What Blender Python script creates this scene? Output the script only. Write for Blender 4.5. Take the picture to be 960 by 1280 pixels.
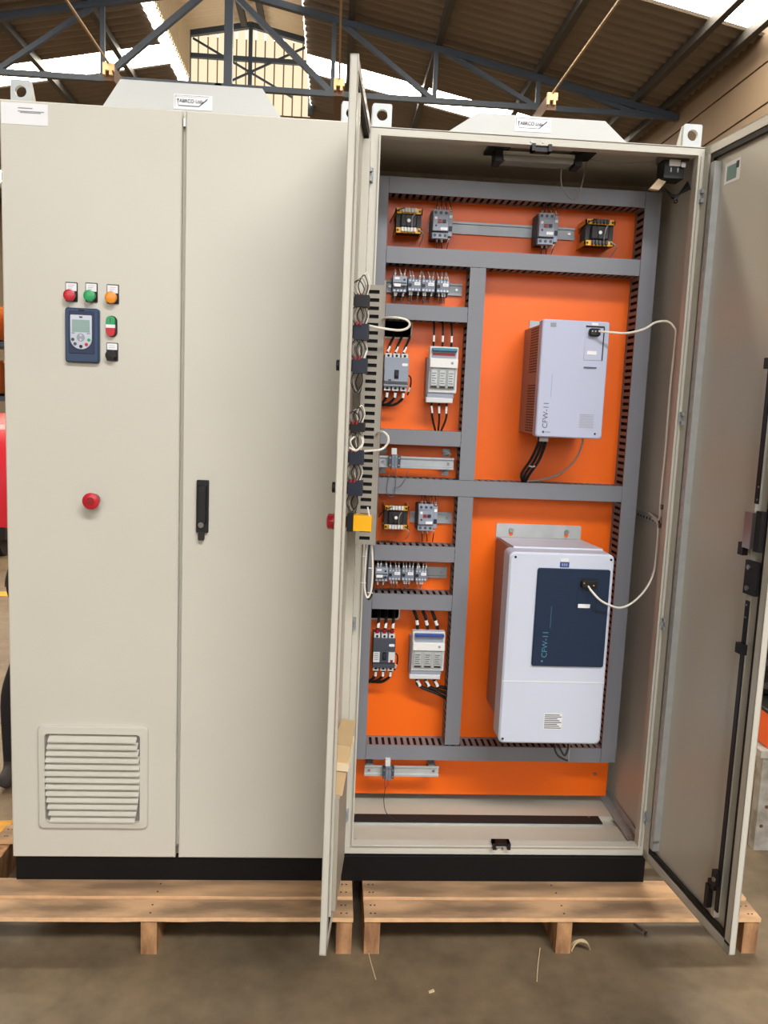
import bpy, bmesh, math, random
from mathutils import Vector, Matrix
random.seed(7)
scene = bpy.context.scene
for o in list(bpy.data.objects): bpy.data.objects.remove(o)
C = scene.collection
R = math.radians

# ------------------------------------------------------------------ camera
cam_d = bpy.data.cameras.new('camera'); cam = bpy.data.objects.new('camera', cam_d); C.objects.link(cam)
cam_d.sensor_fit = 'VERTICAL'; cam_d.sensor_height = 36; cam_d.lens = 1038.7 * 36 / 1280
cam_d.clip_start = .02; cam_d.clip_end = 200
def _cam(loc, yaw, pitch, roll):
    f = Vector((math.sin(yaw)*math.cos(pitch), math.cos(yaw)*math.cos(pitch), math.sin(pitch)))
    r = Vector((math.cos(yaw), -math.sin(yaw), 0)); u = r.cross(f)
    c, s = math.cos(roll), math.sin(roll)
    r2 = c*r + s*u; u2 = -s*r + c*u
    m = Matrix((r2, u2, -f)).transposed().to_4x4(); m.translation = Vector(loc); return m
cam.matrix_world = _cam((.8463, -2.2483, 1.4892), .0665, -.132, .04246)
scene.camera = cam

# ------------------------------------------------------------------ light
SKYLIGHT = 26.0        # lit translucent roof sheets
MONITOR = 1.0         # lit translucent sheets of the roof monitor
wd = bpy.data.worlds.new('sky'); scene.world = wd; wd.use_nodes = True
bg = wd.node_tree.nodes['Background']; bg.inputs[0].default_value = (.98, .985, 1.0, 1); bg.inputs[1].default_value = 4.6
scene.view_settings.view_transform = 'Standard'; scene.view_settings.look = 'None'
scene.view_settings.gamma = 1; scene.view_settings.use_curve_mapping = False
scene.view_settings.exposure = 0.14

# ------------------------------------------------------------------ materials
def lin(c): return tuple((x/255/12.92 if x/255 <= .04045 else ((x/255+.055)/1.055)**2.4) for x in c)
M = {}
def mat(name, rgb, rough=.5, metal=0, noise=0, nscale=20, bump=0, bscale=300, spec=.5, rgb2=None, stretch=None, trans=0, coat=0, emit=0, alpha=1):
    m = bpy.data.materials.new(name); m.use_nodes = True; nt = m.node_tree; b = nt.nodes['Principled BSDF']
    c = lin(rgb); b.inputs['Base Color'].default_value = (*c, 1)
    b.inputs['Roughness'].default_value = rough; b.inputs['Metallic'].default_value = metal
    b.inputs['Specular IOR Level'].default_value = spec
    b.inputs['Transmission Weight'].default_value = trans; b.inputs['Coat Weight'].default_value = coat
    b.inputs['Alpha'].default_value = alpha
    if emit:
        b.inputs['Emission Color'].default_value = (*c, 1); b.inputs['Emission Strength'].default_value = emit
    if noise or bump or rgb2:
        tc = nt.nodes.new('ShaderNodeTexCoord'); mp = nt.nodes.new('ShaderNodeMapping')
        nt.links.new(tc.outputs['Object'], mp.inputs[0])
        if stretch: mp.inputs['Scale'].default_value = stretch
    if noise or rgb2:
        n = nt.nodes.new('ShaderNodeTexNoise'); n.inputs['Scale'].default_value = nscale; n.inputs['Detail'].default_value = 6
        nt.links.new(mp.outputs[0], n.inputs['Vector'])
        rp = nt.nodes.new('ShaderNodeValToRGB'); rp.color_ramp.elements[0].position = .35; rp.color_ramp.elements[1].position = .65
        c2 = lin(rgb2) if rgb2 else tuple(x*(1-noise) for x in c)
        rp.color_ramp.elements[0].color = (*c2, 1); rp.color_ramp.elements[1].color = (*c, 1)
        nt.links.new(n.outputs['Fac'], rp.inputs[0]); nt.links.new(rp.outputs[0], b.inputs['Base Color'])
    if bump:
        n2 = nt.nodes.new('ShaderNodeTexNoise'); n2.inputs['Scale'].default_value = bscale
        nt.links.new(mp.outputs[0], n2.inputs['Vector'])
        bp = nt.nodes.new('ShaderNodeBump'); bp.inputs['Strength'].default_value = bump; bp.inputs['Distance'].default_value = .002
        nt.links.new(n2.outputs['Fac'], bp.inputs['Height']); nt.links.new(bp.outputs[0], b.inputs['Normal'])
    M[name] = m; return m
mat('beige', (209, 205, 191), .33, noise=.03, nscale=3, bump=.08, bscale=500)
mat('beige_in', (206, 200, 182), .42, noise=.03, nscale=3)
mat('black_paint', (12, 12, 12), .65, spec=.25)
mat('orange', (255, 110, 8), .36, bump=.08, bscale=500)
mat('duct', (128, 130, 136), .45)
mat('duct_side', (132, 126, 124), .55)
mat('duct_warm', (158, 152, 140), .5)
mat('zinc', (178, 184, 188), .5, metal=.45, noise=.12, nscale=25)
mat('steel', (165, 165, 162), .3, metal=1)
mat('galv', (196, 200, 198), .45, metal=.4, noise=.1, nscale=30)
mat('hood', (205, 206, 202), .45, noise=.03, nscale=6)
mat('rubber', (38, 34, 30), .7)
mat('black', (18, 18, 20), .45)
mat('black_cable', (16, 15, 15), .4)
mat('white', (232, 232, 228), .5)
mat('label', (240, 240, 240), .45)
mat('ink', (58, 64, 84), .6)
mat('ink_soft', (150, 152, 160), .6)
mat('device_grey', (118, 126, 140), .45)
mat('device_light', (150, 158, 172), .45)
mat('device_pale', (214, 216, 216), .4)
mat('device_dark', (66, 72, 82), .5)
mat('navy', (30, 36, 52), .5)
mat('red', (196, 28, 42), .35, coat=.2)
mat('red_dark', (150, 22, 28), .4)
mat('green', (40, 160, 92), .35, coat=.2)
mat('amber', (242, 148, 20), .35, coat=.2)
mat('yellow', (248, 180, 14), .4)
mat('yellow_bracket', (226, 164, 44), .4, metal=.3)
mat('core', (34, 33, 34), .5, bump=.2, bscale=200)
mat('blue_bezel', (46, 66, 96), .4)
mat('blue_dark', (33, 48, 76), .45)
mat('silver', (196, 202, 212), .35, metal=.2)
mat('lcd', (140, 166, 160), .2)
mat('vfd_lav', (186, 192, 214), .42)
mat('vfd_white', (206, 212, 226), .4)
mat('vfd_navy', (22, 42, 68), .35)
mat('vfd_side', (150, 134, 132), .45, metal=.3)
mat('print_cyan', (70, 130, 150), .5)
mat('print_grey', (84, 88, 104), .5)
mat('weg_blue', (48, 72, 150), .4)
mat('cable_white', (236, 230, 214), .4)
mat('cable_grey', (150, 146, 138), .45)
mat('sleeve', (238, 238, 236), .5)
mat('clear', (226, 230, 228), .12, trans=.55)
mat('cardboard', (206, 176, 130), .7, noise=.05, nscale=15)
mat('tape', (236, 214, 180), .4)
mat('pocket', (176, 168, 150), .5)
mat('wood', (206, 164, 122), .75, rgb2=(140, 112, 84), nscale=2.5, stretch=(1.5, 6, 6), bump=.4, bscale=80)
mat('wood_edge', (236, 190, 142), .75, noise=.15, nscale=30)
mat('wood_b', (212, 170, 128), .75, rgb2=(134, 108, 82), nscale=3, stretch=(1.5, 5, 5), bump=.4, bscale=80)
mat('wood_dark', (198, 150, 104), .8, rgb2=(136, 96, 64), nscale=6, stretch=(5, 5, 1.5), bump=.4, bscale=80)
mat('steel_blue', (58, 70, 86), .5, noise=.15, nscale=2)
mat('purlin', (50, 48, 46), .6)
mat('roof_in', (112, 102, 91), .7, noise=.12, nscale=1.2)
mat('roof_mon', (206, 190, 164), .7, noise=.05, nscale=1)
mat('wall_beige', (122, 104, 84), .8, noise=.08, nscale=1.5)
mat('wall_dark', (150, 136, 118), .8, noise=.1, nscale=1)
mat('rail_brown', (92, 66, 48), .6)
mat('rod_tan', (150, 130, 104), .6)
mat('void', (6, 6, 6), .9)  # flat black that stands in for shade inside openings and ducts
mat('cap_cream', (216, 184, 136), .6)
mat('yellow_line', (222, 160, 50), .7, noise=.2, nscale=30)
mat('red_machine', (206, 26, 48), .35, coat=.4)
mat('rack_orange', (220, 140, 60), .6)
mat('rack_blue', (50, 90, 140), .5)
mat('grey_paint', (170, 166, 156), .6, rgb2=(130, 124, 112), nscale=18)
mat('orange_panel', (240, 96, 30), .5)
mat('trouser', (26, 26, 30), .85)
mat('shirt', (40, 44, 60), .85)
mat('shoe', (62, 56, 54), .7)
mat('skin', (186, 136, 108), .55)
mat('hair', (40, 30, 24), .7)
mat('shaving', (226, 204, 160), .7)
def skylight(name, rgb, s):
    m = bpy.data.materials.new(name); m.use_nodes = True; nt = m.node_tree; nt.nodes.clear()
    e = nt.nodes.new('ShaderNodeEmission'); e.inputs[0].default_value = (*rgb, 1); e.inputs[1].default_value = s
    o = nt.nodes.new('ShaderNodeOutputMaterial'); nt.links.new(e.outputs[0], o.inputs[0]); M[name] = m
skylight('sheet_light', (1, .90, .74), SKYLIGHT)
skylight('sheet_mon', (1, .83, .56), MONITOR)
skylight('sheet_front_fill', (1, .99, .985), 34.0)  # fill light for the cabinet fronts, added as roof sheets out of view
skylight('sheet_side', (1, .92, .8), 5.0)
def floor_mat():
    m = bpy.data.materials.new('concrete'); m.use_nodes = True; nt = m.node_tree; b = nt.nodes['Principled BSDF']
    tc = nt.nodes.new('ShaderNodeTexCoord')
    def noise(s, d=8, r=.6):
        n = nt.nodes.new('ShaderNodeTexNoise'); n.inputs['Scale'].default_value = s; n.inputs['Detail'].default_value = d; n.inputs['Roughness'].default_value = r
        nt.links.new(tc.outputs['Object'], n.inputs['Vector']); return n
    a = noise(1.6); r1 = nt.nodes.new('ShaderNodeValToRGB'); r1.color_ramp.elements[0].position = .3; r1.color_ramp.elements[1].position = .72
    r1.color_ramp.elements[0].color = (*lin((100, 88, 70)), 1); r1.color_ramp.elements[1].color = (*lin((134, 114, 86)), 1)
    nt.links.new(a.outputs['Fac'], r1.inputs[0])
    c = noise(14); r2 = nt.nodes.new('ShaderNodeValToRGB'); r2.color_ramp.elements[0].position = .3; r2.color_ramp.elements[1].position = .7
    r2.color_ramp.elements[0].color = (.72, .72, .72, 1); r2.color_ramp.elements[1].color = (1.12, 1.12, 1.12, 1)
    nt.links.new(c.outputs['Fac'], r2.inputs[0])
    mx = nt.nodes.new('ShaderNodeMix'); mx.data_type = 'RGBA'; mx.blend_type = 'MULTIPLY'; mx.inputs['Factor'].default_value = 1
    nt.links.new(r1.outputs[0], mx.inputs['A']); nt.links.new(r2.outputs[0], mx.inputs['B'])
    nt.links.new(mx.outputs['Result'], b.inputs['Base Color'])
    b.inputs['Roughness'].default_value = .55
    bp = nt.nodes.new('ShaderNodeBump'); bp.inputs['Strength'].default_value = .15; bp.inputs['Distance'].default_value = .01
    nt.links.new(c.outputs['Fac'], bp.inputs['Height']); nt.links.new(bp.outputs[0], b.inputs['Normal'])
    M['concrete'] = m
floor_mat()

# ------------------------------------------------------------------ mesh helpers
STUFF = {'nails', 'stiffener_holes', 'screws', 'terminal_screws', 'vent_holes', 'vent_slots', 'print_lines', 'fuse_print', 'bolt_holes', 'bar_holes', 'sticker_lines', 'bay_edge', 'plug_screw', 'slotted_side', 'cable_duct'}
ORI = {}          # world origin of each thing (meshes are written in world coordinates)
def tag(o, label, cat, group=None, kind=None):
    if label: o['label'] = label
    if cat: o['category'] = cat
    if group: o['group'] = group
    if kind: o['kind'] = kind
    return o
def thing(name, loc, label, cat, group=None, kind=None):
    o = bpy.data.objects.new(name, None); o.empty_display_size = .05; C.objects.link(o); o.location = loc
    ORI[o.name] = Vector(loc); return tag(o, label, cat, group, kind)
class MB:
    def __init__(s): s.v = []; s.f = []
    def add(s, vs, fs):
        n = len(s.v); s.v += [tuple(v) for v in vs]; s.f += [tuple(i+n for i in f) for f in fs]; return s
    def box(s, x0, x1, y0, y1, z0, z1):
        return s.add([(x0,y0,z0),(x1,y0,z0),(x1,y1,z0),(x0,y1,z0),(x0,y0,z1),(x1,y0,z1),(x1,y1,z1),(x0,y1,z1)],
                     [(0,3,2,1),(4,5,6,7),(0,1,5,4),(1,2,6,5),(2,3,7,6),(3,0,4,7)])
    def loft(s, rings, cap=True):
        n = len(rings[0]); vs = [v for r in rings for v in r]; fs = []
        for k in range(len(rings)-1):
            for i in range(n):
                j = (i+1) % n; fs.append((k*n+i, k*n+j, (k+1)*n+j, (k+1)*n+i))
        if cap: fs.append(tuple(range(n))[::-1]); fs.append(tuple((len(rings)-1)*n+i for i in range(n)))
        return s.add(vs, fs)
    def prism(s, poly, yb, yf, ch=0):
        """polygon in (x,z) drawn counter-clockwise seen from the front, from yb (back) to yf (front, towards -y)"""
        rings = [[(x, yb, z) for x, z in poly]]
        if ch:
            cx = sum(p[0] for p in poly)/len(poly); cz = sum(p[1] for p in poly)/len(poly)
            hx = max(abs(p[0]-cx) for p in poly); hz = max(abs(p[1]-cz) for p in poly); d = 1 if yf > yb else -1
            rings.append([(x, yf-d*ch, z) for x, z in poly])
            rings.append([(cx+(x-cx)*(1-ch/hx), yf, cz+(z-cz)*(1-ch/hz)) for x, z in poly])
        else: rings.append([(x, yf, z) for x, z in poly])
        return s.loft(rings)
    def rr(s, x0, x1, z0, z1, yb, yf, r=.004, ch=0, n=4):
        return s.prism(rrect(x0, x1, z0, z1, r, n), yb, yf, ch)
    def cyl(s, c, r, axis, h, n=16, r2=None, dome=0):
        a = Vector(axis).normalized(); t = a.orthogonal().normalized(); b = a.cross(t); c = Vector(c); r2 = r if r2 is None else r2
        ring = lambda o, rad: [o + rad*(math.cos(2*math.pi*i/n)*t + math.sin(2*math.pi*i/n)*b) for i in range(n)]
        rs = [ring(c, r), ring(c+a*h, r2)]
        if dome:
            for k in range(1, 4):
                q = k/4*math.pi/2; rs.append(ring(c+a*(h+dome*math.sin(q)), r2*math.cos(q)))
        return s.loft(rs)
    def tube(s, pts, r, n=8, smooth=6, closed=False):
        pts = [Vector(p) for p in pts]
        if smooth and len(pts) > 2:
            q = []
            for i in range(len(pts)-1):
                p0 = pts[max(i-1, 0)]; p1 = pts[i]; p2 = pts[i+1]; p3 = pts[min(i+2, len(pts)-1)]
                for k in range(smooth):
                    t = k/smooth
                    q.append(.5*((2*p1)+(-p0+p2)*t+(2*p0-5*p1+4*p2-p3)*t*t+(-p0+3*p1-3*p2+p3)*t**3))
            q.append(pts[-1]); pts = q
        rings = []; t0 = (pts[1]-pts[0]).normalized(); nv = t0.orthogonal().normalized()
        for i, p in enumerate(pts):
            t = (pts[min(i+1, len(pts)-1)] - pts[max(i-1, 0)]).normalized()
            nv = (nv - t*nv.dot(t)).normalized(); b = t.cross(nv)
            rings.append([p + r*(math.cos(2*math.pi*k/n)*nv + math.sin(2*math.pi*k/n)*b) for k in range(n)])
        return s.loft(rings)
    def bar(s, p, q, w, h, up=(0, 0, 1)):
        p = Vector(p); q = Vector(q); d = (q-p).normalized(); u = Vector(up)
        if abs(d.dot(u)) > .98: u = Vector((0, 1, 0))
        a = d.cross(u).normalized(); b = a.cross(d).normalized()
        ring = lambda o: [o - a*w/2 - b*h/2, o + a*w/2 - b*h/2, o + a*w/2 + b*h/2, o - a*w/2 + b*h/2]
        return s.loft([ring(p), ring(q)])
    def hexa(s, pts): return s.add(pts, [(0,3,2,1),(4,5,6,7),(0,1,5,4),(1,2,6,5),(2,3,7,6),(3,0,4,7)])
    def build(s, name, m, parent=None, local=False, smooth=True, mats=None):
        off = Vector((0, 0, 0))
        if not local:
            if parent is not None: off = ORI[parent.name]
            else:
                xs = [v[0] for v in s.v]; ys = [v[1] for v in s.v]; zs = [v[2] for v in s.v]
                off = Vector(((min(xs)+max(xs))/2, (min(ys)+max(ys))/2, min(zs)))
        me = bpy.data.meshes.new(name); me.from_pydata([tuple(Vector(v)-off) for v in s.v], [], s.f)
        b = bmesh.new(); b.from_mesh(me); bmesh.ops.recalc_face_normals(b, faces=b.faces); b.to_mesh(me); b.free()
        if smooth:
            me.polygons.foreach_set('use_smooth', [True]*len(me.polygons)); me.set_sharp_from_angle(angle=R(32))
        me.materials.append(M[m] if isinstance(m, str) else m)
        o = bpy.data.objects.new(name, me); C.objects.link(o)
        if parent is not None: o.parent = parent; ORI[o.name] = off
        if name in STUFF: o['kind'] = 'stuff'
        if parent is not None: pass
        elif not local: o.location = off; ORI[o.name] = off
        else: ORI[o.name] = off
        return o
def rrect(x0, x1, z0, z1, r, n=4):
    pts = []
    for cx, cz, a in ((x1-r, z0+r, -90), (x1-r, z1-r, 0), (x0+r, z1-r, 90), (x0+r, z0+r, 180)):
        for k in range(n+1):
            t = R(a + 90*k/n); pts.append((cx+r*math.cos(t), cz+r*math.sin(t)))
    return pts
def text_part(s, size, m, parent, loc, rot=(90, 0, 0), name='lettering', depth=.0003, align='LEFT', sx=1, local=False):
    cu = bpy.data.curves.new(name, 'FONT'); cu.body = s; cu.size = size; cu.extrude = depth; cu.align_x = align
    t = bpy.data.objects.new('t', cu); C.objects.link(t); bpy.context.view_layer.update()
    me = bpy.data.meshes.new_from_object(t.evaluated_get(bpy.context.evaluated_depsgraph_get()))
    bpy.data.objects.remove(t); bpy.data.curves.remove(cu)
    me.name = name; me.materials.clear(); me.materials.append(M[m])
    off = Vector((0, 0, 0)) if local else ORI[parent.name]
    me.transform(Matrix.Translation(Vector(loc)-off) @ Matrix.Rotation(R(rot[2]), 4, 'Z') @ Matrix.Rotation(R(rot[0]), 4, 'X') @ Matrix.Rotation(R(rot[1]), 4, 'Z') @ Matrix.Diagonal((sx, 1, 1, 1)))
    o = bpy.data.objects.new(name, me); C.objects.link(o); o.parent = parent; return o

# ------------------------------------------------------------------ hall (setting)
Y0, Y1 = -14.0, 24.0
XR, XL, XA = 6.45, -8.9, -1.15       # right wall, left wall, ridge
SL = .196
def roofz(x): return 7.651 - SL*(abs(x-XA) - (.942-XA))
floor_o = MB().box(-30, 30, -30, 40, -.1, 0).build('floor', 'concrete'); tag(floor_o, 'brown grey worn concrete workshop floor', None, kind='structure')
tag(MB().box(XR, XR+.25, Y0, Y1, 0, roofz(XR)+.1).build('wall_right', 'wall_beige'), 'beige side wall of the hall with long horizontal panel joints', None, kind='structure')
wr = bpy.data.objects['wall_right']
for z in (3.4, 3.95, 4.5, 5.05, 5.6, 6.15):
    MB().box(XR-.03, XR, 4.0, Y1-.2, z+.015, z+.535).build('panel', 'wall_beige', wr)
tag(MB().box(XL-.25, XL, Y0, Y1, 0, roofz(XL)+.1).build('wall_left', 'wall_dark'), 'left side wall of the hall', None, kind='structure')
tag(MB().box(XL, XR, Y1, Y1+.25, 0, 7.9).build('wall_back', 'wall_dark'), 'far end wall of the hall', None, kind='structure')
fw = MB().box(XL, XR, Y0-.2, Y0, 0, 3.0)  # the open band above this wall is made up to shape the front light
fw.box(XL, -5.6, Y0-.2, Y0, 3.0, 8.2); fw.box(-1.6, -1.0, Y0-.2, Y0, 3.0, 8.2)  # left bay closed so more light comes from the right
for x in (2.5, XR-.3): fw.box(x, x+.3, Y0-.2, Y0, 3.0, 7.4)
tag(fw.build('wall_front', 'wall_dark'), 'unseen hall end wall behind the viewer with a made-up high open band for light', None, kind='structure')
# corrugated roof: waves along the hall, sheets running down the slope, leaving rows free for light sheets
MX0, MX1 = -2.5, .15               # monitor opening
STRIPS = [(-7.0, -5.5), (2.6, 3.45), (8.35, 9.25), (14.16, 15.02), (20.0, 20.85)]  # first row is added behind the viewer to light the cabinet fronts
def wave_sheet(mb, xa, xb, ya, yb, zf, pitch=.24, amp=.034, seg=6, thick=0):
    n = max(2, int(round((yb-ya)/pitch*seg)))
    vs = []; fs = []
    for i in range(n+1):
        y = ya+(yb-ya)*i/n; d = amp*math.sin(2*math.pi*y/pitch)
        vs += [(xa, y, zf(xa)+d), (xb, y, zf(xb)+d)]
    for i in range(n): fs.append((2*i, 2*i+1, 2*i+3, 2*i+2))
    mb.add(vs, fs)
rows = []; y = Y0
for a, b in STRIPS: rows.append((y, a)); y = b
rows.append((y, Y1))
ceil = MB()
for a, b in rows:
    wave_sheet(ceil, MX1, XR+.3, a, b, roofz); wave_sheet(ceil, XL-.3, MX0, a, b, roofz)
wave_sheet(ceil, XL-.3, MX0, STRIPS[0][0]-.05, STRIPS[0][1]+.05, roofz)
wave_sheet(ceil, MX0, XA, Y0, 5.0, roofz); wave_sheet(ceil, XA, MX1, Y0, 5.0, roofz); wave_sheet(ceil, MX0, XA, 17.1, Y1, roofz); wave_sheet(ceil, XA, MX1, 17.1, Y1, roofz)
ceil.box(MX0, MX1, 4.95, 5.0, 7.7, 10.0)  # unseen near end of the monitor, closed to limit light on the front floor
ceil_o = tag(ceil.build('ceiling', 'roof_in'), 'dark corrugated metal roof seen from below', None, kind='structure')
k = 1
for a, b in STRIPS:
    for xa, xb in ((MX1+.02, XR-.15), (XL+.15, MX0-.02)):
        if a < 0 and xa < -3: continue      # added row behind the viewer: right slope only, to bring light from the right
        m = MB(); wave_sheet(m, xa, xb, a-.02, b+.02, lambda x: roofz(x)+.03)
        tag(m.build('window_%d' % k, 'sheet_front_fill' if a < 0 else 'sheet_light'), 'row of glowing white translucent roof sheets', None, kind='structure'); k += 1  # the row behind the viewer is added fill light
# monitor on the ridge
MZ = 9.12
def monz(x): return MZ + .28 - .2*abs(x-(MX0+MX1)/2)
GY = 17.0; GY0 = 5.0
m = MB(); wave_sheet(m, MX0-.3, (MX0+MX1)/2, GY0, GY+.2, monz); wave_sheet(m, (MX0+MX1)/2, MX1+.3, GY0, GY+.2, monz)
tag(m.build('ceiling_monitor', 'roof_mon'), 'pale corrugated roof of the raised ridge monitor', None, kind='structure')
for x, nm in ((MX0, 'window_%d' % k), (MX1, 'window_%d' % (k+1))):
    m = MB(); n = int((GY-GY0)/.1); vs = []; fs = []
    for i in range(n+1):
        yy = GY0+(GY-GY0)*i/n; d = .02*math.sin(2*math.pi*yy/.3)
        vs += [(x+d, yy, roofz(x)-.02), (x+d, yy, 8.2)]
    for i in range(n): fs.append((2*i, 2*i+1, 2*i+3, 2*i+2))
    m.add(vs, fs); tag(m.build(nm, 'sheet_side'), 'bright translucent side glazing of the roof monitor', None, kind='structure')
    m = MB(); m.box(x-.03, x+.03, GY0, GY, 8.2, MZ+.1)
    for yy in [GY-.15*j for j in range(1, 60)]: m.box(x-.05, x+.05, yy-.03, yy+.03, 8.2, MZ+.05)
    tag(m.build('trim_%d' % (1 if x < -1 else 2), 'roof_mon'), 'ribbed sheet wall above the monitor glazing', None, kind='structure')
k += 2
gab = tag(MB().box(MX0, MX1, GY+.06, GY+.1, 7.6, MZ).build('wall_gable', 'wall_beige'), 'end wall of the roof monitor', None, kind='structure')
n = 13; wpx = (MX1-MX0)/n
for i in range(n):      # glowing translucent sheets, one by one
    xa = MX0+i*wpx
    m = MB().prism([(xa+.016, 7.6), (xa+wpx-.016, 7.6), (xa+wpx-.016, monz(xa+wpx)-.05), (xa+.016, monz(xa)-.05)], GY+.05, GY+.02)
    tag(m.build('window_%d' % k, 'sheet_mon'), 'translucent sheet of the far monitor gable glowing warm cream', None, kind='structure'); k += 1
# purlins along the hall
m_p = []
for x in (6.2, 5.69, 4.03, 2.36, .94):
    for xx in (x, 2*XA-x):
        MB().box(xx-.05, xx+.05, Y0, Y1, roofz(xx)-.16, roofz(xx)-.03).build('purlin', 'purlin', ceil_o)

# ------------------------------------------------------------------ roof trusses
def truss(y, label):
    t = thing('roof_truss', (XA, y, 6.32), label, 'truss', 'blue grey steel roof trusses')
    P = lambda nm, a, b, w: MB().bar((a[0], y, a[1]), (b[0], y, b[1]), w, w).build(nm, 'steel_blue', t)
    nodes = [.67, 2.33, 4.03, 5.71]
    for s in (1, -1):
        X = lambda x: x if s > 0 else 2*XA-x
        P('bottom_chord', (XA-.05*s, 6.375), (X(6.3), 6.375), .085)
        P('top_chord', (XA, roofz(XA)-.2), (X(6.4), roofz(6.4)-.22), .10)
        for i, x in enumerate(nodes): P('vertical_bar', (X(x), 6.38), (X(x), roofz(x)-.2), .07)
        P('diagonal_bar', (X(nodes[0]), 6.38), (X(-1.0), roofz(-1.0)-.2), .09)
        for i in range(3): P('diagonal_bar', (X(nodes[i+1]), 6.38), (X(nodes[i]+.05), roofz(nodes[i])-.2), .075)
    P('vertical_bar', (XA+.15, 6.38), (XA+.15, roofz(XA)-.2), .13)
    return t
truss(12.0, 'blue grey steel roof truss spanning the hall behind the cabinets')
# gable bracing frame
gf = thing('gable_frame', ((MX0+MX1)/2, GY-.05, 7.6), 'thin steel bracing frame in front of the glowing monitor gable', 'frame')
xm = (MX0+MX1)/2
for a, b, w in (((MX0, MZ-.02), (xm, MZ+.24), .11), ((xm, MZ+.24), (MX1, MZ-.02), .11), ((xm, 7.6), (xm, MZ+.24), .08), ((MX0, 7.6), (MX0, MZ), .12), ((MX1, 7.6), (MX1, MZ), .12),
                ((MX0, MZ-.45), (MX1, MZ-.45), .09), ((MX0+.1, MZ-.1), (MX1-.4, 7.95), .04), ((MX1-.1, MZ-.1), (MX0+.4, 7.95), .04)):
    MB().bar((a[0], GY-.05, a[1]), (b[0], GY-.05, b[1]), w, w).build('brace_bar', 'steel_blue', gf)
# ridge beams of the monitor
for x in (xm-.12, xm+.28):
    MB().box(x-.06, x+.06, 2, GY-.3, MZ+.10, MZ+.22).build('purlin', 'purlin', bpy.data.objects['ceiling_monitor'])
# overhead rails with pale end caps
for i, (x, lab) in enumerate(((-2.43, 'brown overhead rail with cream end cap left of the roof monitor'), (.785, 'brown overhead rail with cream end cap below the monitor right edge'), (3.86, 'brown overhead rail with cream end cap above the right cabinet'))):
    t = thing('overhead_rail', (x, 10.3, 5.78), lab, 'rail', 'overhead rails')
    MB().box(x-.07, x+.07, 10.31, 11.9, 5.78, 5.98).build('beam', 'rail_brown', t)
    m = MB().box(x-.075, x+.075, 10.25, 10.31, 5.9, 6.0); m.box(x-.075, x-.04, 10.25, 10.31, 5.84, 5.9); m.box(x+.015, x+.05, 10.25, 10.31, 5.84, 5.9); m.build('end_cap', 'cap_cream', t)
    MB().bar((x, 2, 6.0), (x, 10.28, 6.0), .026, .026).build('rod', 'rod_tan', t)

# ------------------------------------------------------------------ pallets
ZP, ZB, ZT = .115, .19, 2.19        # pallet top, door bottom, door top
def pallet(x0, x1, label):
    t = thing('pallet', ((x0+x1)/2, .32, 0), label, 'pallet', 'wooden pallets under the cabinets')
    y = -.178
    i = 0
    while y < .80:
        w = .080+.004*((i*7) % 3); dz = (.005, .0, .002)[i % 3]
        m = MB(); n = 12; vs = []
        rings = []
        for q in range(n+1):
            x = x0+(x1-x0)*q/n; j = random.uniform(-.0012, .0012); j2 = random.uniform(-.001, .001)
            rings.append([(x, y+j, ZP-.017+j2), (x, y+w, ZP-.017), (x, y+w+j2, ZP-dz), (x, y+j, ZP-dz)])
        m.loft(rings); b = m.build('deck_board', 'wood_b' if i % 2 == 0 else 'wood', t, smooth=False)
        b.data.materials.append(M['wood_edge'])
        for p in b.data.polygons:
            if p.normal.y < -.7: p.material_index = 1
        nl = MB()
        for xn in (x0+.018, x0+.03, (x0+x1)/2, x1-.018, x1-.03):
            for f in (.25, .7): nl.cyl((xn+random.uniform(-.003, .003), y+w*f, ZP-dz-.001), .0028, (0, 0, 1), .0016, 6)
        nl.build('nails', 'rubber', b)
        y += w+.008+(.20 if i == 1 else .04 if i > 1 else 0); i += 1
    for x in (x0+.002, (x0+x1)/2-.021, x1-.044):
        m = MB().box(x, x+.042, -.172, .81, .0, ZP-.0172); m.build('stringer', 'wood_dark', t, smooth=False)
    return t
pallet(-.138, .948, 'worn wooden pallet under the closed cabinet')
pallet(.978, 2.083, 'worn wooden pallet under the open cabinet')

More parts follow.
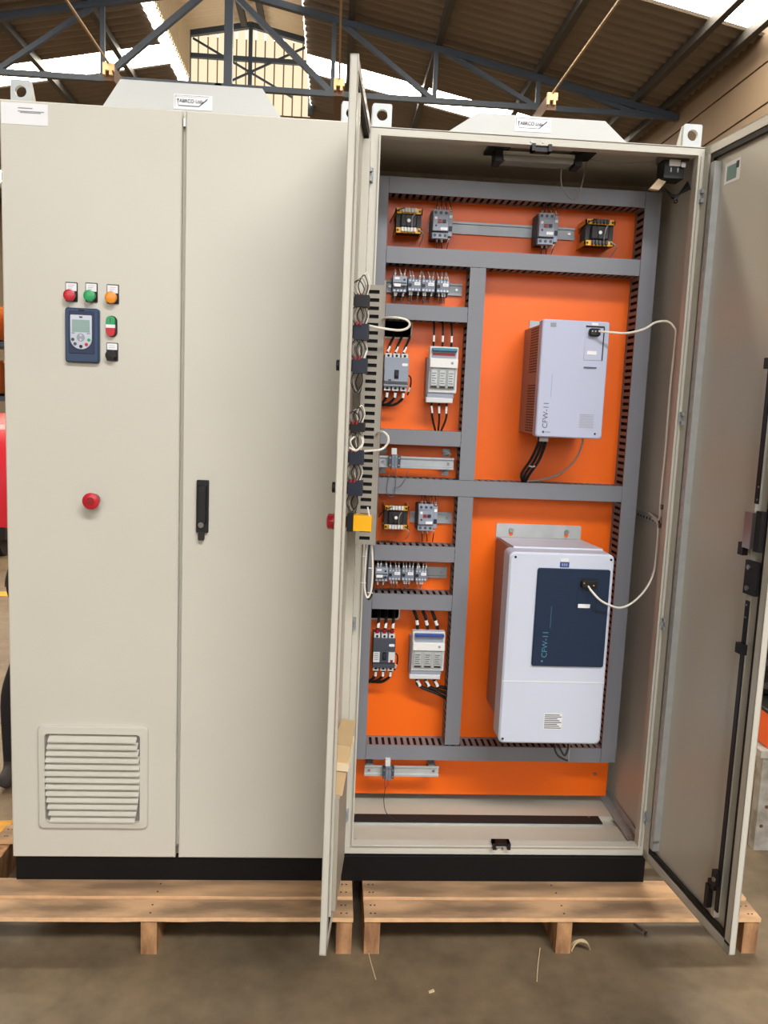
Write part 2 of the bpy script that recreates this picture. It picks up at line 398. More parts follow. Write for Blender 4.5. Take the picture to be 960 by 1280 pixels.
# ------------------------------------------------------------------ cabinet common parts
W = .9005; XA0, XA1 = 0.0, W; XB0, XB1 = .9127, 1.8133; DP = .40
def shell(t, x0, x1, open_front):
    s = .002
    MB().box(x0+.004, x1-.004, -.012, DP-.01, ZP, ZB-.0005).build('plinth', 'black_paint', t)
    MB().box(x0, x1, DP-s, DP, ZB, ZT-.002).build('back_panel', 'beige', t)
    MB().box(x0, x0+s, .0, DP-s, ZB, ZT-.002).build('side_panel', 'beige', t)
    MB().box(x1-s, x1, .0, DP-s, ZB, ZT-.002).build('side_panel', 'beige', t)
    MB().box(x0+s, x1-s, .0, DP-s, ZT-.004, ZT-.002).build('top_panel', 'beige', t)
    fl = MB().box(x0+s, x1-s, .0, DP-s, ZB, ZB+.002).build('base_panel', 'beige', t)
def lug(t, x, y):
    w = .052; m = MB(); poly = [(x-w/2, ZT-.002), (x+w/2, ZT-.002), (x+w/2-.002, ZT+.066), (x-w/2+.004, ZT+.066)]
    # upright plate with a hole: ring of quads
    n = 48; cx, cz, r = x+.001, ZT+.038, .0142; out = []; ins = []
    for i in range(n):
        a = 2*math.pi*i/n; dx, dz = math.cos(a), math.sin(a)
        k = min((w/2-.001)/abs(dx) if abs(dx) > 1e-6 else 9, (.028 if dz > 0 else .040)/abs(dz) if abs(dz) > 1e-6 else 9)
        out.append((cx+dx*k, cz+dz*k)); ins.append((cx+dx*r, cz+dz*r))
    yf, yb = y, y+.012
    vs = [(p[0], yf, p[1]) for p in out]+[(p[0], yf, p[1]) for p in ins]+[(p[0], yb, p[1]) for p in out]+[(p[0], yb, p[1]) for p in ins]
    fs = []
    for i in range(n):
        j = (i+1) % n
        fs += [(i, j, n+j, n+i), (2*n+i, 3*n+i, 3*n+j, 2*n+j), (n+i, n+j, 3*n+j, 3*n+i), (i, 2*n+i, 2*n+j, j)]
    m.add(vs, fs)
    m.box(x-w/2, x+w/2, y, y+.05, ZT-.002, ZT+.006)     # foot
    for sx in (-1, 1):                                   # gussets
        g = x+sx*(w/2-.0025)
        m.hexa([(g-.0025, y+.01, ZT+.005), (g+.0025, y+.01, ZT+.005), (g+.0025, y+.05, ZT+.005), (g-.0025, y+.05, ZT+.005),
                (g-.0025, y+.01, ZT+.062), (g+.0025, y+.01, ZT+.062), (g+.0025, y+.014, ZT+.062), (g-.0025, y+.014, ZT+.062)])
    m.build('lifting_eye', 'galv', t)
def hood(t, xa, xb, ta, tb, zt, sx0):
    y0, y1 = .09, .33
    m = MB(); 
    base = [(xa, y0-.0, ZT-.002), (xb, y0, ZT-.002), (xb, y1, ZT-.002), (xa, y1, ZT-.002)]
    low = [(xa, y0, ZT+.012), (xb, y0, ZT+.012), (xb, y1, ZT+.012), (xa, y1, ZT+.012)]
    top = [(ta, y0+.012, zt), (tb, y0+.012, zt), (tb, y1-.012, zt), (ta, y1-.012, zt)]
    m.loft([base, low, top]); h = m.build('roof_hood', 'hood', t)
    zc = ZT+.055
    # the front leans back slightly: sticker follows it
    lean = math.atan2(.012, zt-ZT-.012)
    def lp(z): return y0+(z-ZT-.012)*math.tan(lean)-.0012
    m = MB(); z0, z1 = ZT+.040, ZT+.079
    m.hexa([(sx0, lp(z0)-.0006, z0), (sx0+.10, lp(z0)-.0006, z0), (sx0+.10, lp(z0)+.0006, z0), (sx0, lp(z0)+.0006, z0),
            (sx0, lp(z1)-.0006, z1), (sx0+.10, lp(z1)-.0006, z1), (sx0+.10, lp(z1)+.0006, z1), (sx0, lp(z1)+.0006, z1)])
    m.build('maker_sticker', 'label', h)
    yy = lp(ZT+.06)-.0022
    l = MB(); B = lambda a, b, w=.0016: l.bar((a[0], yy, a[1]), (b[0], yy, b[1]), .0006, w, up=(0, 0, 1))
    B((sx0+.010, ZT+.066), (sx0+.012, ZT+.050)); B((sx0+.012, ZT+.049), (sx0+.066, ZT+.049), .0022); B((sx0+.066, ZT+.049), (sx0+.088, ZT+.069), .0022)
    B((sx0+.004, ZT+.0745), (sx0+.092, ZT+.0745), .0007); B((sx0+.004, ZT+.0445), (sx0+.092, ZT+.0445), .0007); B((sx0+.004, ZT+.0445), (sx0+.004, ZT+.0745), .0007)
    l.build('sticker_lines', 'ink', h, smooth=False)
    text_part('TABRCO Ltda', .0125, 'ink', h, (sx0+.008, yy, ZT+.0575), sx=.92)
def door_panel(mb, w, th, r=.003, dz=0):
    """leaf in local coordinates: x 0..w from the hinge, y -th..0 (outer face at -th), z ZB..ZT; inner side is a pan with a folded rim"""
    z0, z1 = ZB, ZT
    mb.loft([[(0, 0, z0), (w, 0, z0), (w, 0, z1), (0, 0, z1)][::1],
             [(0, -th+.002, z0), (w, -th+.002, z0), (w, -th+.002, z1), (0, -th+.002, z1)],
             [(.002, -th, z0+.002), (w-.002, -th, z0+.002), (w-.002, -th, z1-.002), (.002, -th, z1-.002)]], cap=True)

# ------------------------------------------------------------------ closed cabinet
cabA = thing('control_cabinet', ((XA0+XA1)/2, .19, ZP), 'closed beige two-door control cabinet with keypad, pilot lights and lower vent', 'cabinet', 'beige control cabinets')
shell(cabA, XA0, XA1, False)
YD = -.025
def closed_door(x0, x1):
    m = MB()
    m.loft([[(x0, -.003, ZB), (x1, -.003, ZB), (x1, -.003, ZT), (x0, -.003, ZT)], [(x0, YD+.003, ZB), (x1, YD+.003, ZB), (x1, YD+.003, ZT), (x0, YD+.003, ZT)],
            [(x0+.003, YD, ZB+.003), (x1-.003, YD, ZB+.003), (x1-.003, YD, ZT-.003), (x0+.003, YD, ZT-.003)]])
    return m.build('door', 'beige', cabA)
dA1 = closed_door(0, W/2-.0045); dA2 = closed_door(W/2+.0045, W-.001)
MB().box(.002, W-.002, -.0028, .004, ZB+.002, ZT-.004).build('front_frame', 'beige', cabA)
for x in (W/2,):
    MB().box(x-.003, x+.003, -.016, -.004, ZB+.012, ZB+.03).build('door_catch', 'steel', cabA); MB().box(x-.003, x+.003, -.016, -.004, ZT-.035, ZT-.015).build('door_catch', 'steel', cabA)
for x in (.031, W-.032):
    lug(cabA, x, .03); lug(cabA, x, .33)
hood(cabA, .205, .70, .262, .632, ZT+.108, .402)
st = MB().box(.004, .117, YD-.0009, YD-.0001, 2.132, 2.183).build('name_sticker', 'label', cabA)
m = MB()
for z, xs in ((2.170, (.045, .080)), (2.1625, (.045, .108)), (2.1595, (.05, .1))): m.box(xs[0], xs[1], YD-.0014, YD-.0009, z, z+.0022)
m.build('print_lines', 'ink_soft', st)
# pilot lights
def pilot(x, z, lens, parent, nm='pilot_light'):
    p = MB().rr(x-.015, x+.015, z-.024, z+.024, YD, YD-.004, .002, .0008).build(nm, 'black', parent)
    MB().rr(x-.0132, x+.0132, z+.002, z+.0215, YD-.004, YD-.0048, .001).build('name_plate', 'label', p)
    l = MB()
    for q in range(3): l.box(x-.008, x+.008-.003*q, YD-.0052, YD-.0048, z+.016-.0045*q, z+.0168-.0045*q)
    l.build('print_lines', 'ink_soft', p)
    MB().cyl((x-.002, YD-.004, z-.010), .0148, (0, -1, 0), .010, 28).build('collar', 'black', p)
    MB().cyl((x-.002, YD-.012, z-.010), .0150, (0, -1, 0), .007, 28, r2=.0142, dome=.0018).build('lens', lens, p)
pilot(.172, 1.733, 'red', cabA); pilot(.222, 1.734, 'green', cabA); pilot(.2755, 1.7325, 'amber', cabA)
# keypad
def keypad(x0, x1, z0, z1, parent):
    b = MB().rr(x0, x1, z0, z1, YD, YD-.014, .007, .003, 6).build('operator_panel', 'blue_bezel', parent)
    cx = (x0+x1)/2
    MB().rr(x0+.010, x1-.011, z0+.022, z1-.008, YD-.013, YD-.0155, .003, .001).build('keypad_frame', 'blue_dark', b)
    MB().rr(cx-.008, cx+.008, z1-.009, z1-.004, YD-.014, YD-.0165, .002).build('latch', 'black', b)
    ka, kb, zt, zb = x0+.0145, x1-.0165, z1-.018, z0+.033; kx = (ka+kb)/2; rr_ = (kb-ka)/2
    poly = [(ka+.002, zt), (ka, zt-.002)]
    poly = []
    for i in range(17):
        a = R(180+180*i/16); poly.append((kx+rr_*math.cos(a), zb+rr_*.95+rr_*.95*math.sin(a)))
    poly += [(kb, zt-.002), (kb-.002, zt), (ka+.002, zt), (ka, zt-.002)]
    MB().prism(poly, YD-.015, YD-.0185, .001).build('keypad', 'silver', b)
    MB().box(ka+.005, kb-.005, YD-.0192, YD-.0185, zt-.043, zt-.012).build('screen', 'lcd', b)
    MB().box(kx-.004, kx+.004, YD-.0192, YD-.0185, zt-.0075, zt-.0035).build('emblem', 'ink', b)
    zc = zb+rr_*.95
    MB().cyl((kx, YD-.0185, zc+.004), .0125, (0, -1, 0), .0014, 24).build('dial', 'hood', b)
    MB().cyl((kx, YD-.0197, zc+.004), .0105, (0, -1, 0), .0008, 24).build('dial_pad', 'device_light', b)
    MB().cyl((kx, YD-.0203, zc+.0095), .0028, (0, -1, 0), .0006, 12).build('arrow_key', 'silver', b); MB().cyl((kx, YD-.0203, zc-.0015), .0028, (0, -1, 0), .0006, 12).build('arrow_key', 'silver', b)
    for a, mm in ((190, 'device_dark'), (225, 'print_grey'), (270, 'black'), (312, 'red'), (350, 'green')):
        MB().cyl((kx+.0205*math.cos(R(a)), YD-.0185, zc+.002+.0205*math.sin(R(a))), .0042, (0, -1, 0), .0014, 14).build('key', mm, b)
    for sx in (-1, 1): MB().rr(kx+sx*.019-.004, kx+sx*.019+.004, zc+.0125, zc+.0165, YD-.0185, YD-.0195, .001).build('soft_key', 'device_light', b)
keypad(.158, .243, 1.556, 1.693, cabA)
# start/stop twin button
p = MB().rr(.2595, .2865, 1.6245, 1.678, YD, YD-.006, .0132, .001, 8).build('twin_button', 'black', cabA)
def half(z0, z1, up):
    r = .0115; cx = .2715; pts = []
    if up: pts = [(cx+r, z0)]+[(cx+r*math.cos(R(a)), z1-r+r*math.sin(R(a))) for a in range(0, 181, 15)]+[(cx-r, z0)]
    else: pts = [(cx-r, z1)]+[(cx+r*math.cos(R(a)), z0+r+r*math.sin(R(a))) for a in range(180, 361, 15)]+[(cx+r, z1)]
    return pts
MB().prism(half(1.656, 1.677, True), YD-.006, YD-.012, .001).build('start_button', 'green', p)
MB().prism(half(1.6255, 1.6465, False), YD-.006, YD-.012, .001).build('stop_button', 'red', p)
MB().box(.2602, .2828, YD-.011, YD-.006, 1.647, 1.6555).build('name_plate', 'label', p)
MB().box(.2707, .2723, YD-.0126, YD-.0118, 1.660, 1.671).build('start_mark', 'ink', p)
# selector
p = MB().rr(.2595, .2885, 1.564, 1.610, YD, YD-.004, .002, .0008).build('selector_switch', 'black', cabA)
MB().rr(.2612, .2868, 1.592, 1.608, YD-.004, YD-.0048, .001).build('name_plate', 'label', p)
m = MB()
for q in range(2): m.box(.266, .281, YD-.0052, YD-.0048, 1.602-.005*q, 1.6028-.005*q)
m.build('print_lines', 'ink_soft', p)
MB().cyl((.272, YD-.004, 1.577), .0135, (0, -1, 0), .009, 24).build('collar', 'black', p)
m = MB(); m.bar((.262, YD-.016, 1.582), (.283, YD-.016, 1.572), .012, .007, up=(0, 0, 1)); m.build('lever', 'rubber', p)
# emergency stop
def estop(x, z, parent):
    e = MB().cyl((x, YD, z), .016, (0, -1, 0), .022, 24).build('emergency_stop', 'black', parent)
    MB().cyl((x, YD-.014, z), .013, (0, -1, 0), .010, 24).build('stem', 'red_dark', e)
    MB().cyl((x, YD-.022, z), .0205, (0, -1, 0), .010, 28, r2=.022, dome=.007).build('mushroom_head', 'red', e)
    MB().cyl((x, YD-.0375, z), .011, (0, -1, 0), .0014, 24).build('head_ring', 'red_dark', e)
estop(.226, 1.200, cabA)
# swing handle
def handle(x0, x1, z0, z1, parent):
    b = MB().rr(x0, x1, z0+.02, z1, YD, YD-.010, .003, .0015).build('door_handle', 'black', parent)
    MB().rr(x0+.005, x1-.005, z0+.045, z1-.012, YD-.010, YD-.017, .004, .002).build('lever', 'black', b)
    MB().rr(x0+.006, x1-.010, z0, z0+.022, YD-.002, YD-.014, .003, .001).build('lever_tip', 'rubber', b)
    MB().cyl(((x0+x1)/2-.002, YD-.010, z0+.042), .0075, (0, -1, 0), .009, 18).build('key_lock', 'steel', b)
    MB().cyl(((x0+x1)/2, YD-.017, z1-.024), .006, (0, -1, 0), .0012, 16).build('button', 'rubber', b)
handle(.494, .526, 1.102, 1.263, cabA)
# vent grille with louvres
vx0, vx1, vz0, vz1 = .075, .371, .281, .577
v = MB()
fr = rrect(vx0, vx1, vz0, vz1, .012, 5); inn = rrect(.094, .350, .300, .556, .01, 5)
rings = [[(x, YD, z) for x, z in fr], [(x, YD-.008, z) for x, z in fr], [((x-.223)*.985+.223, YD-.011, (z-.429)*.985+.429) for x, z in fr],
         [(x, YD-.013, z) for x, z in inn], [(x, YD-.001, z) for x, z in inn]]
v.loft(rings, cap=False)
vent = v.build('vent_grille', 'beige', cabA)
MB().prism(inn, YD-.0003, YD-.0015).build('filter_mat', 'duct_side', vent)
nl = 13; pitch = .250/nl
for i in range(nl):
    z = .3035+pitch*i; t_ = (z-.428)/.125; hw = .1275-.013*t_*t_
    m = MB(); c = .2225
    def sec(x): return [(x, YD-.002, z+.0145), (x, YD-.0185, z+.004), (x, YD-.0195, z+.0035), (x, YD-.0195, z), (x, YD-.0175, z), (x, YD-.002, z+.011)]
    m.loft([sec(c-hw), sec(c+hw)])
    m.build('louvre', 'beige', vent, smooth=False)

# ------------------------------------------------------------------ open cabinet
cabB = thing('control_cabinet', ((XB0+XB1)/2, .19, ZP), 'open beige two-door control cabinet with orange mounting plate and two drives', 'cabinet', 'beige control cabinets')
shell(cabB, XB0, XB1, True)
fx0, fx1, fz0, fz1 = XB0+.034, XB1-.028, ZB+.034, ZT-.024
def frame_bar(x0, x1, z0, z1): MB().box(x0, x1, 0, .022, z0, z1).build('front_frame', 'beige', cabB)
frame_bar(XB0, fx0, ZB, ZT); frame_bar(fx1, XB1, ZB, ZT); frame_bar(fx0, fx1, ZB, fz0); frame_bar(fx0, fx1, fz1, ZT)
def rim(x0, x1, y0, y1, z0, z1): MB().box(x0, x1, y0, y1, z0, z1).build('frame_rim', 'beige', cabB)
rim(fx0-.004, fx0, -.009, 0, fz0-.004, fz1+.004); rim(fx1, fx1+.004, -.009, 0, fz0-.004, fz1+.004); rim(fx0, fx1, -.009, 0, fz0-.004, fz0); rim(fx0, fx1, -.009, 0, fz1, fz1+.004)
MB().box(fx1+.010, fx1+.013, -.005, 0, fz0, fz1).build('frame_rim', 'beige', cabB)
PLX0, PLX1, PLY = .943, 1.783, .28
# mounting plate with two rounded cable openings in the left half (built as strips round the holes)
pm = MB(); PZ0, PZ1 = .238, 2.118
def ph(z0, z1, hx1):      # rows with a hole from .968 to hx1
    pm.box(PLX0, .968, PLY, PLY+.003, z0, z1); pm.box(hx1, PLX1, PLY, PLY+.003, z0, z1)
pm.box(PLX0, PLX1, PLY, PLY+.003, PZ0, .816); ph(.816, .90, 1.076); pm.box(PLX0, PLX1, PLY, PLY+.003, .90, 1.680); ph(1.680, 1.76, 1.074); pm.box(PLX0, PLX1, PLY, PLY+.003, 1.76, PZ1)
plate = pm.build('mounting_plate', 'orange', cabB, smooth=False)
for z0, z1, x1 in ((.816, .90, 1.076), (1.680, 1.76, 1.074)):     # edging of the openings
    pts = [(.969, PLY-.001, z1), (.969, PLY-.001, z0+.006), (.975, PLY-.001, z0), (x1-.012, PLY-.001, z0), (x1-.003, PLY-.001, z0+.004), (x1, PLY-.001, z0+.013), (x1, PLY-.001, z1)]
    MB().tube(pts, .0028, 6, 4).build('edge_trim', 'cable_white', plate)
    MB().box(.94, x1+.06, PLY+.10, PLY+.105, z0-.08, z1+.04).build('opening_shade', 'void', plate)  # black sheet that paints the shade behind the cable opening
MB().cyl((1.74, PLY, .315), .005, (0, -1, 0), .004, 10).build('screw', 'steel', plate)
# cabinet floor: gland plates, foam strip, rails
MB().box(XB0+.01, XB1-.012, .024, .150, ZB+.0025, ZB+.012).build('gland_plate', 'beige_in', cabB)
MB().box(XB0+.01, XB1-.012, .2, .385, ZB+.0025, ZB+.018).build('gland_plate', 'beige_in', cabB)
MB().box(XB0+.01, XB1-.08, .150, .152, ZB+.0025, ZB+.017).build('metal_edge', 'galv', cabB)
MB().box(XB0+.01, XB1-.08, .153, .199, ZB+.0025, ZB+.020).build('foam_strip', 'rubber', cabB)
for x0, x1 in ((XB0+.004, XB0+.02), (XB1-.034, XB1-.004)):
    m = MB().box(x0, x1, .03, .385, ZB+.018, ZB+.024); m.box(x1-.003 if x0 > 1.5 else x0, x1 if x0 > 1.5 else x0+.003, .03, .385, ZB+.02, ZB+.045); m.build('base_rail', 'galv', cabB)
for x, y in ((XB1-.03, .05), (XB1-.03, .065), (.955, .04), (.955, .19), (1.70, .19)):
    MB().cyl((x, y, ZB+.018), .004, (0, 0, 1), .006, 10).build('screw', 'steel', cabB)
for x in (XB0+.036, XB1-.034): lug(cabB, x, .03); lug(cabB, x, .33)
hood(cabB, 1.11, 1.64, 1.212, 1.562, ZT+.083, 1.312)
# catches on the frame
def catch(x, z, s):
    m = MB(); m.box(x-.026, x+.026, -.012, .012, z-.004*s, z+.006*s) ; m.box(x-.026, x-.017, -.018, .012, z-.012*s, z+.006*s); m.box(x+.017, x+.026, -.018, .012, z-.012*s, z+.006*s)
    m.build('door_catch', 'black', cabB)
catch(1.378, fz0+.004, 1); catch(1.365, fz1-.010, -1)
for x in (1.340, 1.372): MB().cyl((x, 0, ZT-.013), .0035, (0, -1, 0), .003, 10).build('screw', 'steel', cabB)
for x in (1.366, 1.384): MB().cyl((x, 0, ZB+.02), .0032, (0, -1, 0), .003, 10).build('screw', 'steel', cabB)
# side support bar and screws on the right wall
MB().box(XB1-.008, XB1-.003, .07, .285, 1.158, 1.190).build('support_bar', 'galv', cabB)
m = MB()
for i in range(8): m.cyl((XB1-.008, .09+.024*i, 1.175), .004, (-1, 0, 0), .001, 10)
m.build('bar_holes', 'rubber', cabB)
for y, z in ((.05, 1.225), (.06, 1.170)): MB().cyl((XB1-.012, y, z), .007, (-1, 0, 0), .012, 10).build('cable_clip', 'steel', cabB)
MB().box(XB1-.006, XB1-.0025, .025, .034, ZB+.05, ZT-.05).build('wall_stiffener', 'beige_in', cabB)
for z in (.33, .36, 2.02): MB().cyl((XB1-.003, .045, z), .005, (-1, 0, 0), .006, 10).build('screw', 'steel', cabB)

# doors of the open cabinet
LW = W/2-.004; DT = .017
def door_frame(t, label, sgn, hinge_xy, ang, holes):
    """sgn=+1: local +y is the inner side (left leaf); -1: inner side is local -y (right leaf)"""
    d = MB(); 
    g = lambda x0, x1, a, b, z0, z1: d.box(x0, x1, *sorted((sgn*a, sgn*b)), z0, z1)
    g(0, LW, -DT, -DT+.002, ZB, ZT)                               # outer sheet
    g(0, .003, -DT, 0, ZB, ZT); g(LW-.003, LW, -DT, 0, ZB, ZT); g(0, LW, -DT, 0, ZB, ZB+.003); g(0, LW, -DT, 0, ZT-.003, ZT)
    g(0, .028, -.002, 0, ZB, ZT); g(LW-.022, LW, -.002, 0, ZB, ZT); g(0, LW, -.002, 0, ZB, ZB+.024); g(0, LW, -.002, 0, ZT-.024, ZT)   # folded rim
    o = d.build('door', 'beige', t, local=True, smooth=False); o['label'] = label
    o.location = (hinge_xy[0]-ORI[t.name].x, hinge_xy[1]-ORI[t.name].y, -ORI[t.name].z); o.rotation_euler = (0, 0, ang); ORI[o.name] = Vector((0, 0, 0))
    # gasket
    def gk(x0, x1, z0, z1): MB().box(x0, x1, *sorted((sgn*(-.012), sgn*(-.0025))), z0, z1).build('gasket', 'rubber', o, local=True)
    gk(.030, .040, ZB+.026, ZT-.026); gk(LW-.034, LW-.023, ZB+.026, ZT-.026); gk(.040, LW-.034, ZB+.026, ZB+.038); gk(.040, LW-.034, ZT-.038, ZT-.026)
    # perforated stiffener channels
    for x0, x1 in ((.042, .062), (LW-.088, LW-.074)):
        MB().box(x0, x1, *sorted((sgn*(-DT+.002), sgn*(.004 if x0 < .1 else .001))), ZB+.05, ZT-.05).build('stiffener', 'galv' if sgn < 0 and x0 < .1 else 'beige', o, local=True)
    hl = MB()
    for i in range(38): hl.box(.049, .055, *sorted((sgn*.004, sgn*.0046)), ZB+.09+.048*i, ZB+.104+.048*i)
    hl.build('stiffener_holes', 'pocket', o, local=True)
    return o
# left leaf
thL = 1.674
dl = door_frame(cabB, 'left door leaf swung open towards the viewer', 1, (.9208, 0), math.atan2(-math.sin(thL), math.cos(thL)), None)
def LB(nm, m, x0, x1, d0, d1, z0, z1, r=None):
    return MB().box(x0, x1, d0, d1, z0, z1).build(nm, m, dl, local=True)
LB('corner_block', 'white', LW-.010, LW-.0005, -.0165, .0008, ZT-.033, ZT)
# slotted cable duct on the inner side
def slot_side(mb, L, x, d0, d1, z0, pitch=.0198, slot=.0088, th=.0014, b0=.008, b1=.011):
    """slotted wall standing at x (thickness th), from d0 to d1, running up from z0 over length L"""
    mb.box(x, x+th, d0, d0+b0, z0, z0+L); mb.box(x, x+th, d1-b1, d1, z0, z0+L)
    n = int(L/pitch); e = (L-n*pitch)/2; z = z0
    for i in range(n+1):
        zc = z0+e+i*pitch if i < n else z0+L
        a = z; b = min(zc+(pitch-slot)/2, z0+L) if i < n else z0+L
        a2 = (z0 if i == 0 else z0+e+(i-1)*pitch+(pitch-slot)/2+slot)
        b2 = (z0+e+i*pitch+(pitch-slot)/2) if i < n else z0+L
        mb.box(x, x+th, d0+b0, d1-b1, a2, b2)
dz0, dz1 = 1.125, 1.772
m = MB(); slot_side(m, dz1-dz0, .150, .012, .058, dz0); slot_side(m, dz1-dz0, .106, .012, .058, dz0); m.box(.106, .1514, .010, .012, dz0, dz1)
m.build('cable_duct', 'duct_warm', dl, local=True, smooth=False)
MB().box(.1045, .153, .058, .0615, dz0, dz1+.012).build('duct_lid', 'duct_warm', dl, local=True)
LB('duct_shade', 'void', .110, .148, .014, .050, dz0+.01, dz1-.01)  # black block put in as the dark shade seen through the slots
# backs of lamps and buttons
def contact(s, z0, z1, m, d1=.030):
    b = LB('contact_block', m, s-.016, s+.016, -.004, d1, z0, z1)
    LB('contact_foot', 'black', s-.013, s+.013, -.015, -.004, z0+.004, z1-.004)
for s, z0, z1, m in ((.26, 1.705, 1.732, 'black'), (.245, 1.631, 1.668, 'navy'), (.25, 1.553, 1.588, 'navy'), (.25, 1.415, 1.437, 'black'), (.25, 1.337, 1.371, 'navy'), (.25, 1.262, 1.298, 'navy')):
    contact(s, z0, z1, m)
LB('emergency_stop_contact', 'yellow', .235, .266, .012, .056, 1.177, 1.215); LB('emergency_stop_base', 'black', .238, .263, -.004, .012, 1.174, 1.217); LB('emergency_stop_nut', 'black', .236, .265, -.015, -.006, 1.183, 1.208)
for s, z in ((.25, 1.57), (.25, 1.279)): MB().cyl((s, -DT, z), .013, (0, -1, 0), .026, 16).build('selector_head', 'black', dl, local=True)
MB().cyl((.25, -DT, 1.195), .013, (0, -1, 0), .018, 18).build('emergency_stop_stem', 'rubber', dl, local=True)
MB().cyl((.25, -DT-.018, 1.195), .019, (0, -1, 0), .014, 22, dome=.006).build('emergency_stop_head', 'red', dl, local=True)
for z, mm in ((1.718, 'red'), (1.426, 'green')):
    MB().cyl((.25, -DT, z), .0142, (0, -1, 0), .014, 20).build('pilot_light', mm, dl, local=True)
MB().rr(.215, .285, 1.60, 1.69, -DT, -DT-.012, .005, .002).build('operator_panel', 'blue_bezel', dl, local=True)
def dw(pts, r, m, nm='wire'): return MB().tube(pts, r, 6, 6).build(nm, m, dl, local=True)
for (za, zb, q) in ((1.732, 1.79, 1), (1.668, 1.712, 1), (1.588, 1.632, 1), (1.437, 1.48, 1), (1.371, 1.418, 1), (1.298, 1.34, 1)):
    for j in range(4):
        s = .262-.006*j; d = -.006+.006*j; hh = (zb-za)*(.6+.12*j) if za > 1.7 or 1.43 < za < 1.45 else (zb-za)*.95
        top = za+hh
        dw([(s, d+.004, za-.002), (s+.002, d-.006+.001*j, za+hh*.5), (s-.002, d+.008, top), (s-.004, d+.022-.002*j, za+hh*.5), (s-.003, d+.018-.003*j, za-.002)], .0013, ('rubber', 'cable_grey', 'rubber', 'cable_white')[j])
    for j in range(2): dw([(.2655, .002+.009*j, za-.004), (.2655, .003+.009*j, za+.004)], .0022, 'red', 'terminal_sleeve')
for (za, zb) in ((1.553, 1.508), (1.262, 1.222)):
    for j in range(3):
        s = .262-.008*j
        dw([(s, -.002+.006*j, za), (s, -.006+.005*j, (za+zb)/2), (s-.002, .006+.004*j, zb), (s-.004, .02-.001*j, (za+zb)/2), (s-.004, .018, za)], .0014, ('rubber', 'cable_grey', 'rubber')[j])
dw([(.262, .021, 1.583), (.262, .028, 1.607)], .002, 'sleeve', 'wire_marker'); dw([(.262, .045, 1.236), (.262, .050, 1.214)], .002, 'sleeve', 'wire_marker')
# white keypad cables looping out from the door
dw([(.235, .006, 1.668), (.25, -.004, 1.68), (.258, .004, 1.705), (.25, .014, 1.70), (.245, .018, 1.68), (.24, .012, 1.67), (.22, .030, 1.667), (.2, .06, 1.664), (.2, .10, 1.661), (.2, .120, 1.667), (.2, .125, 1.678), (.2, .115, 1.687), (.2, .09, 1.691), (.17, .064, 1.692), (.12, .05, 1.69)], .0029, 'cable_white', 'keypad_cable')
dw([(.24, .002, 1.366), (.262, -.004, 1.376), (.266, .012, 1.371), (.262, .026, 1.385), (.25, .024, 1.40), (.25, .01, 1.405), (.255, -.004, 1.39), (.25, .012, 1.37), (.22, .05, 1.370), (.2, .072, 1.374), (.2, .085, 1.39), (.2, .084, 1.405), (.2, .073, 1.415), (.17, .058, 1.412), (.13, .05, 1.40)], .0029, 'cable_white', 'keypad_cable')
# loop hanging out of the duct foot
dw([(.13, .040, 1.14), (.13, .037, 1.06), (.13, .038, 1.007), (.13, .046, .982), (.13, .055, 1.001), (.13, .057, 1.061), (.13, .050, 1.14)], .0026, 'cable_white', 'cable_loop')
dw([(.125, .046, 1.14), (.125, .043, 1.05), (.125, .044, .99), (.125, .051, .976), (.125, .059, 1.001), (.125, .058, 1.061), (.125, .048, 1.14)], .0022, 'rubber', 'cable_loop')
for d, z in ((.037, 1.09), (.037, 1.02), (.056, 1.06), (.056, .995)): dw([(.129, d-.010, z), (.1335, d+.004, z)], .0012, 'cable_white', 'cable_tie')
# document pocket with folded cardboard
LB('document_pocket', 'pocket', .105, .355, -.012, .010, .245, .535)
m = MB(); m.hexa([(.150, -.008, .532), (.330, -.008, .528), (.330, .015, .532), (.150, .013, .535), (.145, -.008, .655), (.31, -.012, .654), (.31, .030, .650), (.145, .030, .652)]); m.build('folded_cardboard', 'cardboard', dl, local=True)
m = MB(); m.hexa([(.150, -.006, .597), (.3245, -.0105, .594), (.3245, .026, .592), (.150, .0255, .595), (.150, -.006, .614), (.3235, -.0105, .611), (.3235, .029, .609), (.150, .028, .612)]); m.build('tape', 'tape', dl, local=True)
# hinges
def hinge(o, z, sgn):
    m = MB(); B = lambda x0, x1, a, b, z0, z1: m.box(x0, x1, *sorted((sgn*a, sgn*b)), z0, z1)
    B(-.006, .016, .0, .008, z-.017, z-.007); B(-.006, .016, .0, .008, z+.007, z+.017); B(-.018, .005, .001, .010, z-.006, z+.006)
    m.cyl((.001, sgn*.006, z-.018), .0045, (0, 0, 1), .036, 10); m.build('hinge', 'zinc', o, local=True)
for z in (2.068, 1.478, .876, .312): hinge(dl, z, 1)
